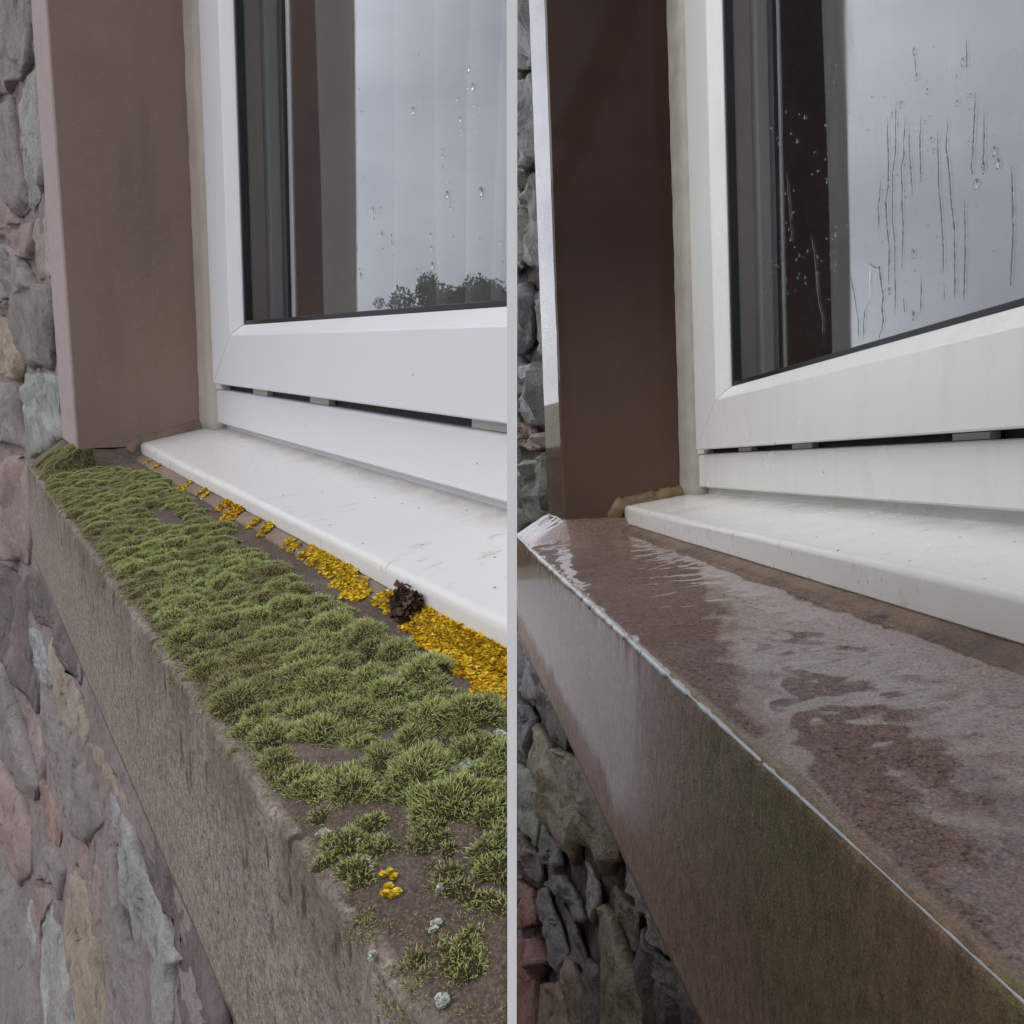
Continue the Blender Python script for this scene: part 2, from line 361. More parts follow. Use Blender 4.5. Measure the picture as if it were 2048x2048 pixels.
M = dict(
    dryjamb=m_drystone('dry_sandstone_jamb', True), drysill=m_drystone('dry_sandstone_sill', False),
    wetjamb=m_wetstone('wet_sandstone_jamb', True), wetsill=m_wetstone('wet_sandstone_sill', False),
    upvcL=m_plastic('white_plastic', (.72, .725, .745), .12, k=L.k), upvcR=m_plastic('cream_white_plastic', (.86, .865, .83), .18, k=Rt.k, gloss=.18),
    sillL=m_plastic('white_plastic_sill', (.69, .672, .655), .12, True, L.k), sillR=m_plastic('cream_white_plastic_sill', (.86, .85, .80), .12, True, Rt.k, gloss=.18),
    gasket=m_plain('black_rubber', (.008, .008, .010), .35, .4), slot=m_plain('slot_dark', (.012, .012, .013), .5), spacer=m_plain('grey_spacer', (.52, .52, .50), .5, var=.06),
    caulkL=m_plain('aged_sealant', (.50, .45, .38), .6, .3, (.2, .002), .16, 25), caulkR=m_plain('aged_sealant_wet', (.48, .45, .38), .45, .4, (.2, .002), .16, 20),
    mastic=m_plain('brown_mastic', (.20, .145, .105), .7, .3, (.5, .003), .28, 70), masticR=m_plain('wet_brown_mastic', (.18, .115, .05), .35, .5, (.5, .004), .5, 45),
    mortarL=m_rubble('pointing_mortar', (.225, .185, .175), False, .25), mortarR=m_rubble('damp_pointing_mortar', (.050, .042, .038), False, .35),
    glassL=m_glass('window_glass', 1.52, False), glassR=m_glass('rain_wet_window_glass', 1.52, True), water=m_water('rain_water'),
    moss=m_attr('moss', .75, .15, .25), lichen=m_attr('lichen', .9, .1), room=m_plain('room_paint', (.40, .37, .33), .9, .2), curtain=m_plain('net_curtain', (.27, .265, .25), .9, .1, None, .05, 30),
    added_divider=m_plain('added_divider_white', (.86, .86, .86), .45, .3, None, .01, 8), shell=m_plain('pale_render', (.55, .54, .52), .9, .2, (.3, .004), .06, 40),  # added_divider: white of the added divider between the bays
)
PAL = {'gp': (.225, .195, .185), 'gg': (.29, .31, .27), 'pg': (.30, .30, .285), 'pk': (.27, .205, .19), 'cr': (.33, .29, .26), 'oc': (.33, .285, .23), 'bl': (.27, .28, .285),
       'rd': (.27, .175, .15), 'dk': (.125, .10, .098), 'tn': (.31, .255, .195),
       'wg': (.145, .142, .138), 'wgr': (.125, .135, .115), 'wd': (.050, .030, .026), 'wo': (.17, .135, .075), 'wp': (.25, .22, .20), 'wr': (.13, .048, .034), 'ws': (.085, .082, .085), 'wb': (.13, .085, .05)}
STM = {n: m_rubble('rubble_stone_'+n, c, n[0] == 'w', .28, .55 if n in ('wo', 'wgr') else (.12 if n in ('tn', 'gg', 'oc') else 0)) for n, c in PAL.items()}

# ------------------------------------------------------------------ the setting outside: ground, road, trees (seen in the panes and wet stone)
def sheet(name, x0, x1, y0, y1, z, mat):
    bm = bmesh.new(); vs = [bm.verts.new(p) for p in ((x0, y0, z), (x1, y0, z), (x1, y1, z), (x0, y1, z))]; bm.faces.new(vs)
    return tag(finish(name, bm, mat), kind='structure')
sheet('ground', -900, 900, -900, 900, 0, m_plain('grass_ground', (.165, .17, .125), .95, .2, (.8, .02), .35, 6))
sheet('pavement', -60, 40, -40, 3.4, .004, m_plain('wet_gravel', (.15, .12, .095), .7, .4, (.8, .01), .35, 60))
sheet('road', -200, 200, 3.4, 8.4, .008, m_plain('pale_concrete_road', (.30, .30, .305), .6, .4, (.3, .005), .12, 9))

LEAF = {c: m_attr('foliage_'+c, .7, .2, .25) for c in ('a',)}
BARK = m_plain('bark', (.09, .07, .05), .9, .2, (.6, .02), .3, 18)
def tree(name, x, y, h, cw, label, group, hue):
    t = bpy.data.objects.new(name, None); link(t); t.location = (x, y, 0); tag(t, label, 'tree', group)
    bm = bmesh.new()
    def limb(p, q, r0, r1, n=6):
        p, q = Vector(p), Vector(q); d = (q-p).normalized(); a = d.orthogonal().normalized(); b_ = d.cross(a)
        rings = [[bm.verts.new(c+(a*math.cos(u)+b_*math.sin(u))*r) for u in [2*math.pi*i/n for i in range(n)]] for c, r in ((p, r0), ((p+q)/2+a*r0*.4, (r0+r1)/2), (q, r1))]
        for A, B in zip(rings, rings[1:]):
            for i in range(n): bm.faces.new((A[i], A[(i+1) % n], B[(i+1) % n], B[i]))
    limb((0, 0, -.1), (0, 0, h*.55), h*.03, h*.018); tips = []
    for i in range(9):
        a = i*2.4+random.random(); q = (math.cos(a)*cw*.33*random.uniform(.6, 1.2), math.sin(a)*cw*.33*random.uniform(.6, 1.2), h*random.uniform(.55, .9))
        limb((0, 0, h*random.uniform(.28, .5)), q, h*.012, h*.004); tips.append(Vector(q))
    tips.append(Vector((0, 0, h*.85)))
    finish('trunk', bm, BARK, parent=t)
    V = []; C = []; cl = []
    for q in tips:
        for _ in range(5): cl.append((q+Vector((random.gauss(0, cw*.13), random.gauss(0, cw*.13), random.gauss(0, h*.07))), random.uniform(.08, .16)*cw))
        for _ in range(3): cl.append((Vector((q.x*1.1+random.gauss(0, cw*.16), q.y*1.1+random.gauss(0, cw*.16), h*random.uniform(.06, .6))), random.uniform(.12, .2)*cw))
    for c, r in cl:
        sh = random.uniform(.7, 1.3)
        for _ in range(230):
            d = Vector((random.gauss(0, 1), random.gauss(0, 1), random.gauss(0, .8))).normalized()*r*random.uniform(.6, 1.05)
            p = c+d; s_ = random.uniform(.10, .22)*cw/6
            s_ *= .45; u = Vector((random.gauss(0, 1), random.gauss(0, 1), random.gauss(0, 1))).normalized(); v = u.orthogonal().normalized()
            V += [p+u*s_, p+v*s_*.7, p-u*s_, p-v*s_*.7]; C += [[h_*sh for h_ in hue]]*4
    raw('crown', [tuple(v) for v in V], np.arange(len(V)).reshape(-1, 4), np.array(C), LEAF['a'], t)
    return t
tspec = []
def mirror_dir(bay, u, v):          # where a look into the pane at that spot leads outdoors
    r = bay.ray(u, v); p = bay.on(u, v, 1, bay.D+GD)
    r = Vector((r.x, -r.y, r.z)); return bay.M @ (p*bay.k), (bay.M.to_3x3() @ r).normalized()
TREES = [(812, 604, 52, .62), (842, 592, 50, .95), (880, 602, 56, .9), (908, 585, 48, 1.2), (950, 578, 52, 1.3), (992, 575, 50, 1.3), (1040, 570, 54, 1.4), (1100, 566, 52, 1.4)]
TL = ['leftmost small round tree mirrored in the dry window pane', 'broad tree with a domed crown mirrored near the lamp post', 'low tree in the dip of the mirrored treeline',
      'bushy tree right of the dip in the mirrored treeline', 'tall dark tree mirrored above the white sash rail', 'dark tree mirrored at the right edge of the dry pane',
      'tree far along the row, past the right edge of the mirrored treeline', 'last tree of the row beyond the mirrored treeline']
for i, (u, v, dist, q) in enumerate(TREES):
    p, d = mirror_dir(L, u, v); g = p+d*(dist/math.hypot(d.x, d.y)); hh = max(4.0, g.z)
    tree('broadleaf_tree', g.x, g.y, hh*1.02, 5.6*q, TL[i], 'trees across the road', (.055, .068, .034) if i % 2 else (.046, .058, .030))
p, d = mirror_dir(L, 846, 572); g = p+d*(64/math.hypot(d.x, d.y))
lp = bpy.data.objects.new('street_lamp', None); link(lp); lp.location = (g.x, g.y, 0); tag(lp, 'thin grey street lamp post mirrored above the treeline', 'street lamp')
lm = m_plain('galvanised_steel', (.12, .125, .13), .5, .5, None, .1, 10)
tang = Vector((-d.y, d.x, 0)).normalized()
bm = bmesh.new(); pipe(bm, [(math.cos(a)*.09, math.sin(a)*.09) for a in [i*math.pi/4 for i in range(8)]], [lambda q, z=z, s=s: (q[0]*s, q[1]*s, z) for z, s in ((0, 1.6), (1.2, 1.3), (g.z, .8))]); finish('post', bm, lm, parent=lp)
bm = bmesh.new(); pipe(bm, [(math.cos(a)*.06, math.sin(a)*.06) for a in [i*math.pi/3 for i in range(6)]], [lambda q, s=s: tuple(tang*s+Vector((0, 0, g.z+q[0]+s*.12))+Vector((-tang.y, tang.x, 0))*q[1]) for s in (0, .6, 1.2)]); finish('arm', bm, lm, parent=lp)
bm = bmesh.new(); box(bm, -.28, .28, -.09, .09, -.05, .06, .03); bmesh.ops.rotate(bm, verts=bm.verts[:], matrix=Matrix.Rotation(math.atan2(tang.y, tang.x), 3, 'Z')); bmesh.ops.translate(bm, verts=bm.verts[:], vec=tang*1.4+Vector((0, 0, g.z+.15))); finish('lamp_head', bm, lm, parent=lp)
# clipped hedge across the road, mirrored in the wet front of the right sill
HED = [(x, 9.7) for x in (-.5, -5.7, -10.9, -16.1, -21.3)]
HL = ['nearest length of the clipped hedge across the road', 'second length of the clipped hedge across the road', 'third and middle length of the clipped hedge across the road', 'fourth length of the clipped hedge across the road', 'farthest length of the clipped hedge across the road']
for i, (x, y) in enumerate(HED):
    V = []; C = []
    for _ in range(5200):
        p = Vector((random.uniform(-.55, .55), random.uniform(-2.55, 2.55), random.uniform(.05, 1.25+.08*nz3(x, y+i, 0, 1))))
        a = random.choice((0, 1, 2))
        if a == 0: p.x = .55*random.uniform(.86, 1.05)
        elif a == 1: p.z = 1.25*random.uniform(.9, 1.06)
        s_ = random.uniform(.04, .09); u = Vector((random.gauss(0, 1), random.gauss(0, 1), random.gauss(0, 1))).normalized(); v = u.orthogonal().normalized(); sh = random.uniform(.6, 1.3)
        V += [p+u*s_, p+v*s_*.7, p-u*s_, p-v*s_*.7]; C += [[.055*sh, .068*sh, .022*sh]]*4
    t = bpy.data.objects.new('hedge', None); link(t); t.location = (x, y, 0); t.rotation_euler = (0, 0, -math.pi/2); tag(t, HL[i], 'hedge', 'lengths of hedge across the road')
    raw('foliage', [tuple(v) for v in V], np.arange(len(V)).reshape(-1, 4), np.array(C), LEAF['a'], t)
    bm = bmesh.new(); box(bm, -.42, .42, -2.5, 2.5, 0, 1.12); finish('stems', bm, BARK, parent=t)

# ------------------------------------------------------------------ builders shared by the two bays
def jamb(b):
    bm = bmesh.new()
    # grid the two seen faces so that the arris can be slightly worn
    nz_ = 70; r = .003
    prof = [(-b.wj, .0), (-b.wj*.5, 0), (-r*.8, 0), (0, r*.8), (0, .03), (0, .07), (0, .11), (0, b.D+.03), (0, b.D+.12), (-b.wj, b.D+.12)]
    zs = [-.006+(ZTOP+.006)*(i/nz_)**1.3 for i in range(nz_+1)]
    def sec(z):
        def s(p):
            n = .0005*nz3(p[0], p[1], z, 22)+.0003*nz3(p[0]+9, p[1], z, 90)
            return (p[0]+(n if p[0] > -.01 and p[1] > 0 else 0), p[1]+(n if p[1] < .004 else 0), z)
        return s
    pipe(bm, prof, [sec(z) for z in zs])
    o = finish('stone_jamb', bm, M['wetjamb'] if b.wet else M['dryjamb'], b, smooth=True); o.modifiers.new('e', 'EDGE_SPLIT').split_angle = R_(28)
    return tag(o,
               'dark wet sandstone jamb with a bright rain-sheened outer edge' if b.wet else 'dry dull brown sandstone jamb standing over the mossy sill', 'window jamb', 'stone jambs')
def stone_sill(b):
    bm = bmesh.new(); rr = .0035 if b.wet else .0028
    Y1 = b.D+.05
    ys = list(np.linspace(Y1, b.Yu+.004, 4))+list(np.linspace(b.Yu, b.Ys+rr, 36))
    P = [(y, None) for y in ys]
    for a in np.linspace(0, math.pi/2, 6)[1:]: P.append((b.Ys+rr-rr*math.sin(a), -(rr-rr*math.cos(a))))
    nf = 30; z0 = None
    for i in range(1, nf+1): P.append(('f', i/nf))
    P.append((.05, 'b')); P.append((Y1, 'b'))
    xs = np.concatenate([np.linspace(-b.wj, .06, 60), np.linspace(.06, b.Xend, 320)[1:]])
    rings = []
    for X in xs:
        ring = []
        chip = max(0, nz3(X, 3, 0, 46)-.12)*.007+max(0, nz3(X, 8, 0, 160)-.2)*.004+.0011*nz3(X, 1, 2, 20)
        chip *= .4 if b.wet else .28
        for p in P:
            if p[0] == 'f':
                zt = b.top(X, b.Ys+rr)-rr; z = zt+(b.Zsb2-zt)*p[1]; y = b.Ys
                y += (.0008*nz3(X, 0, z, 30)+.0004*nz3(X, 5, z, 140))*(.10 if b.wet else .5)
                if p[1] < .12: y += chip*(1-p[1]/.12)*.8
            elif p[1] is None:
                y = p[0]; e = (y-b.Ys)/.012; e2 = min(1, .06+max(0, e)*.4)
                z = b.top(X, y)+((.0010 if b.wet else .0016)*nz3(X, y, 0, 26)+(.0003 if b.wet else .0007)*nz3(X, y, 3, 150))*e2
                if e < 1: z -= chip*(1-e)*.7
            elif p[1] == 'b': y = p[0]; z = b.Zsb2
            else:
                y = p[0]+chip*.9; z = b.top(X, b.Ys+rr)+p[1]-chip*.8
            ring.append(bm.verts.new((X, y, z)))
        rings.append(ring)
    n = len(P)
    for a, c in zip(rings, rings[1:]):
        for i in range(n-1): bm.faces.new((a[i], a[i+1], c[i+1], c[i]))
        bm.faces.new((a[n-1], a[0], c[0], c[n-1]))
    bm.faces.new(rings[0]); bm.faces.new(list(reversed(rings[-1])))
    bmesh.ops.recalc_face_normals(bm, faces=bm.faces[:])
    return tag(finish('stone_sill', bm, M['wetsill'] if b.wet else M['drysill'], b, smooth=True, cut=True),
               'clean rain-wet reddish brown sandstone sill with a bright broken edge' if b.wet else 'weathered grey sandstone sill overgrown with green moss', 'stone sill', 'stone sills')
def xs_on(b, u, Z, Y):
    lo, hi = -.3, 1.0      # X of the point of the line (.,Y,Z) that shows at picture column u
    def pu(X):
        q = b.Rm @ (Vector((X, Y, Z))-b.cl); return 1024+F*q.x/q.z
    for _ in range(60):
        m = (lo+hi)/2
        if pu(m) < u: lo = m
        else: hi = m
    return lo
def window(b):
    w_ = holder('window', b)
    tag(w_, 'cream white plastic window with rain-streaked glass' if b.wet else 'white plastic window with a few raindrops on clear glass', 'window', 'plastic windows')
    um = M['upvcR'] if b.wet else M['upvcL']; D = b.D; XE = b.Xend+.02
    x1, x2 = .29*b.Xg, .43*b.Xg
    # sealant strip up the jamb
    bm = bmesh.new()
    def ss(z):
        e = .0011*nz3(0, 2, z, 10)+.0005*nz3(0, 6, z, 60)
        return lambda p: (p[0]+(0 if p[0] > .002 else 0), p[1]+(e if p[0] < .004 else 0), z)
    pipe(bm, [(-.002, D-.010), (.002, D-.0095), (x1*.35, D-.006), (x1, D-.0035), (x1, D+.02), (-.002, D+.02)], [ss(z) for z in np.linspace(b.Zuk-.004, ZTOP, 60)])
    finish('sealant_strip', bm, M['caulkR'] if b.wet else M['caulkL'], b, w_, True)
    # outer frame: stile and rail
    bm = bmesh.new(); box(bm, x1-.001, x2-.0012, D-.001, D+.06, b.Zft-.0, ZTOP, .0012); finish('frame_stile', bm, um, b, w_)
    bm = bmesh.new(); pipe(bm, [(D+.06, b.Zfb), (D+.0015, b.Zfb), (D, b.Zfb+.0015), (D, b.Zft-.0035), (D+.0012, b.Zft-.0008), (D+.003, b.Zft), (D+.06, b.Zft)], [lambda p, x=x: (x, p[0], p[1]) for x in (x1-.0008, XE)])
    finish('frame_rail', bm, um, b, w_, cut=True)
    bm = bmesh.new(); box(bm, .004, XE, D+.010, D+.03, b.Zuk-.010, b.Zfb-.0004); finish('sill_upstand', bm, um, b, w_, cut=True)
    # drainage slot with light spacers
    bm = bmesh.new(); box(bm, x1+.002, XE, D+.010, D+.05, b.Zft+.0003, b.Zsb-.0003); finish('drain_slot', bm, M['slot'], b, w_, cut=True)
    zm = (b.Zft+b.Zsb)/2
    for a, c in (((1400, 1412), (1476, 1501), (1583, 1622), (1903, 1978)) if b.wet else ((430, 448), (505, 533), (619, 656), (942, 1030))):
        xa, xc = xs_on(b, a, zm, D+.003), xs_on(b, c, zm, D+.003)
        bm = bmesh.new(); box(bm, xa, xc, D+.0035, D+.0098, b.Zft+.0004, b.Zsb-.0004, .0004); finish('slot_spacer', bm, M['spacer'], b, w_, cut=True)
    # sash, mitred at the corner
    Wx, Wz = b.Xg-x2, b.Zg-b.Zsb; bev = .017
    prof = [(0, D+.05), (0, D-.0085), (.0015, D-.010), (1-bev/Wx, D-.010), (1-bev/Wx+.02, D-.0094), (1-.02, D-.0012), (1, D+.0002), (1, D+.05)]
    prof = [((q if q != .0015 else .0015/Wx), y) for q, y in prof]
    bm = bmesh.new(); pipe(bm, prof, [lambda p: (x2+p[0]*Wx, p[1], ZTOP), lambda p: (x2+p[0]*Wx, p[1], b.Zsb+p[0]*Wz+.0007)]); finish('sash_stile', bm, um, b, w_)
    bm = bmesh.new(); pipe(bm, prof, [lambda p: (x2+p[0]*Wx, p[1], b.Zsb+p[0]*Wz), lambda p: (XE, p[1], b.Zsb+p[0]*Wz)]); finish('sash_rail', bm, um, b, w_, cut=True)
    # black glazing gasket
    g = .010
    bm = bmesh.new(); box(bm, b.Xg-.0005, b.Xg+.004, D+.0012, D+.0095, b.Zg-.0005, ZTOP, .0008); box(bm, b.Xg+.0035, XE, D+.0016, D+.0265, b.Zg-.0005, b.Zg+.0045, .0008)
    bm2 = bmesh.new(); box(bm2, b.Xg-.0004, b.Xg+.0028, D+.0097, D+.0265, b.Zg+.002, ZTOP, .0004); finish('glazing_bead', bm2, M['bead'], b, w_)
    finish('glazing_gasket', bm, M['gasket'], b, w_, cut=True)
    bm = bmesh.new(); box(bm, b.Xg+.002, b.Xg+.010, D+GD+.003, D+GD+.014, b.Zg+.006, ZTOP, .001); finish('spacer_bar', bm, M['spacer'], b, w_, cut=True)
    bm = bmesh.new()
    box(bm, b.Xg-.004, XE, D+GD, D+GD+.0009, b.Zg-.004, ZTOP)
    gp = finish('glass_pane', bm, M['glassR'] if b.wet else M['glassL'], b, w_, cut=True)
    return w_, gp
def plastic_sill(b):
    bm = bmesh.new(); r = .0055; D = b.D
    sl_ = (b.Zuk-b.Zut)/(D-b.Yu); x0 = .001 if not b.wet else .006
    P = [(D+.03, b.Zuk+.03*sl_), (D-.02, b.Zuk-.02*sl_), (b.Yu+r*3, b.Zut+r*3*sl_), (b.Yu+r, b.Zut+r*sl_*.9)]
    for a in (22, 45, 68): P.append((b.Yu+r-r*math.sin(R_(a)), b.Zut-r+r*math.cos(R_(a))+r*.2))
    P += [(b.Yu, b.Zut-r), (b.Yu+.0003, b.Zub+.002), (b.Yu+.002, b.Zub), (b.Yu+.010, b.Zub), (b.Yu+.010, b.Zut-.012), (D+.03, b.Zuk-.014)]
    secs = []
    for X in [x0, x0+.0008, x0+.0025]+list(np.linspace(x0+.02, b.Xend+.01, 60)):
        q = 0 if X > x0+.002 else (.0012 if X > x0+.0005 else .003)
        secs.append(lambda p, X=X, q=q: (X, p[0]+q*.6*(p[0] < b.Yu+.004), p[1]-q*(p[1] > b.Zub+.006)*.7+.0005*nz3(X, p[0], 0, 6)))
    pipe(bm, P, secs)
    o = tag(finish('plastic_sill', bm, M['sillR'] if b.wet else M['sillL'], b, smooth=True, cut=True),
            'clean cream white plastic sill board over the wet stone' if b.wet else 'dirt-flecked white plastic sill board above the mossy stone', 'plastic sill', 'plastic sill boards')
    md = o.modifiers.new('e', 'EDGE_SPLIT'); md.split_angle = R_(35)
    # mastic fillet where the board meets the jamb
    bm = bmesh.new(); h = .0095 if not b.wet else .012; t = .0055 if not b.wet else .0085
    rings = []
    path = [(D-.004, b.Zuk-.004*sl_, 1)]+[(D-.004-(D-.004-b.Yu)*q, b.Zuk-(b.Zuk-b.Zut)*q, 1) for q in np.linspace(.08, 1, 16)]
    path += [(b.Yu-.006, b.Zut-.001, 1.1), (b.Yu-.010, b.Zut-.008, 1.2), (b.Yu-.011, b.Zub-.004, 1.2), (b.Yu-.010, b.Zub-.010, 1.1)]
    for i, (y, z, s) in enumerate(path):
        e = 1+.3*nz3(y, z, i*.3, 40); down = i > 17
        up = (0, -1) if down else (0, 1)
        pts = [(-.001, y-(h*e*s*.7 if down else 0), z+(h*e*s if not down else 0)), (t*.45*e, y-(h*e*s*.45 if down else 0), z+(h*e*s*.8 if not down else .0)),
               (t*e, y, z+(.001 if not down else 0)), (t*e, y+.006, z-.004), (-.001, y+.008, z-.006)]
        rings.append([bm.verts.new(p) for p in pts])
    for a, c in zip(rings, rings[1:]):
        for i in range(5): bm.faces.new((a[i], a[(i+1) % 5], c[(i+1) % 5], c[i]))
    bm.faces.new(rings[0]); bm.faces.new(list(reversed(rings[-1]))); bmesh.ops.recalc_face_normals(bm, faces=bm.faces[:])
    finish('mastic_fillet', bm, M['masticR'] if b.wet else M['mastic'], b, o, True)
    # bedding mortar under the nose
    bm = bmesh.new(); rings = []
    for X in np.linspace(.0, b.Xend, 220):
        e = .0012*nz3(X, 0, 4, 30)+.0008*nz3(X, 0, 9, 110); wd = (.013 if b.wet else .008)+e
        yb = b.Yu-wd; rings.append([bm.verts.new(p) for p in ((X, b.Yu+.006, b.Zub+.002), (X, b.Yu-.0008, b.Zub+.0008+e*.4), (X, b.Yu-wd*.5, (b.Zub+b.top(.2, yb))/2+.0012+e*.5), (X, yb, b.top(max(X, .06), yb)+.0012), (X, yb-.0015, b.top(max(X, .06), yb)-.002), (X, b.Yu+.006, b.Zub-.012))])
    for a, c in zip(rings, rings[1:]):
        for i in range(6): bm.faces.new((a[i], a[(i+1) % 6], c[(i+1) % 6], c[i]))
    bm.faces.new(rings[0]); bm.faces.new(list(reversed(rings[-1]))); bmesh.ops.recalc_face_normals(bm, faces=bm.faces[:])
    finish('bedding_mortar', bm, M['bedR'] if b.wet else M['mastic'], b, o, True, cut=True)
    return o
M['bead'] = m_plain('grey_glazing_bead', (.19, .17, .155), .5, .4, None, .08, 20)
M['bedR'] = m_rubble('wet_bedding_mortar', (.20, .125, .075), True, .4)

def stone_mesh(bm, b, poly, seed, proud, gap):
    """one rubble stone: an uneven boulder face on the wall, poly in (X, Z)"""
    rnd = random.Random(seed); c = sum((Vector(p) for p in poly), Vector((0, 0)))/len(poly)
    size = math.sqrt(max(1e-6, abs(sum(poly[i][0]*poly[(i+1) % len(poly)][1]-poly[(i+1) % len(poly)][0]*poly[i][1] for i in range(len(poly))))/2))
    pts = []
    for i in range(len(poly)):
        a, d = Vector(poly[i]), Vector(poly[(i+1) % len(poly)]); n = max(2, min(9, int((d-a).length/(size*.12))))
        for q in range(n): pts.append(a+(d-a)*(q/n))
    g = min(gap, size*.10); tilt = (rnd.uniform(-.5, .5), rnd.uniform(-.5, .5))
    rings = []
    levels = ((1.0, -.35), (1.0, .30), (.975, .68), (.93, .88), (.82, .96), (.66, 1.0), (.48, 1.0), (.30, 1.02), (.13, 1.02))
    for s, hgt in levels:
        ring = []
        for p in pts:
            v = p-c; l = v.length; v = v*(max(.2, (l-g)/l) if l > 0 else 1)*s
            wob = 1+.07*nz3(p.x, p.y, seed, 4/size)
            q = c+v*wob
            hh = proud*(hgt+(tilt[0]*v.x+tilt[1]*v.y)/size*.7*(hgt > .5)+.7*nz3(q.x, q.y, seed*.7, 1.9/size, 4)*(hgt > .5)+.6*abs(nz3(q.x, q.y, seed+3, 5/size, 4))*(hgt > .3)+.55*(noise.cell(Vector((q.x*2.3/size+.3*nz3(q.x, q.y, 1, 3/size), q.y*3.1/size, seed*1.7)))-.5)*(hgt > .5))
            ring.append(bm.verts.new((q.x, b.wally(q.y)-hh, q.y)))
        rings.append(ring)
    n = len(pts)
    for a, d in zip(rings, rings[1:]):
        for i in range(n): bm.faces.new((a[i], a[(i+1) % n], d[(i+1) % n], d[i]))
    bm.faces.new(rings[-1]); bm.faces.new(list(reversed(rings[0])))
    bmesh.ops.recalc_face_normals(bm, faces=bm.faces[:])

def rubble(b, traced, colours, generic):
    w_ = holder('rubble_wall', b)
    tag(w_, 'wet dark rubble stone wall left of the clean sill' if b.wet else 'dry purple-grey rubble stone wall left of and below the mossy sill', 'stone wall', 'rubble walls')
    # mortar bed, grid with relief, following the battered foot
    bm = bmesh.new()
    xs = list(np.linspace(-2.0 if b.wet else -3.4, -1.2, 30))+list(np.linspace(-1.2, b.Xend, 130))[1:]; zs = list(np.linspace(-1.9 if b.wet else -2.2, -.7, 24))+list(np.linspace(-.7, 1.0 if b.wet else ZTOP, 100))[1:]
    grid = [[bm.verts.new((x, b.wally(z)+(.010 if b.wet else -.0012)+.004*nz3(x, 0, z, 18)+.0025*nz3(x, 4, z, 70), z)) for z in zs] for x in xs]
    for i in range(len(xs)-1):
        for j in range(len(zs)-1):
            if xs[i] >= -b.wj+.02 and zs[j] > b.Zsb2+.05: continue
            if xs[i] < -2.6 and zs[j] > .0: continue
            bm.faces.new((grid[i][j], grid[i+1][j], grid[i+1][j+1], grid[i][j+1]))
    finish('mortar_bed', bm, M['mortarR'] if b.wet else M['mortarL'], b, w_, True, cut=True)
    polys = []
    for k_, (cname, px) in enumerate(traced):
        poly = []
        for u, v in px:
            p = b.onwall(u, v)
            poly.append((max(-6, min(p.x, 2)), max(-2.2, p.z)))
        polys.append((cname, poly))
    lo = min(q[0] for _, p in polys for q in p)
    for i, (cname, poly) in enumerate(polys):
        bm = bmesh.new(); sz = math.sqrt(abs(sum(poly[j][0]*poly[(j+1) % len(poly)][1]-poly[(j+1) % len(poly)][0]*poly[j][1] for j in range(len(poly))))/2)
        stone_mesh(bm, b, poly, i+1, min(.024, sz*(.085 if b.wet else .042)), .0022 if not b.wet else .005)
        o = finish('stone', bm, STM[cname], b, w_, True, cut=False)
    # the rest of the wall in rough courses, out of the traced patch
    rnd = random.Random(5); i = 100
    for zz0, zz1, xx0, xx1 in generic:
        z = zz0
        while z < zz1:
            h = rnd.uniform(.09, .17); x = xx0
            while x < xx1:
                l = rnd.uniform(.14, .34); i += 1
                j = lambda: rnd.uniform(-.018, .018)
                poly = [(x+j(), z+j()), (x+l*.5, z+j()), (x+l+j(), z+j()), (x+l+j(), z+h*.5), (x+l+j(), z+h+j()), (x+l*.4, z+h+j()), (x+j(), z+h+j()), (x+j(), z+h*.5)]
                bm = bmesh.new(); stone_mesh(bm, b, poly, i, .018, .006)
                o = finish('stone', bm, STM[rnd.choice(colours)], b, w_, True, cut=True)
                x += l+.012
            z += h+.010
    return w_

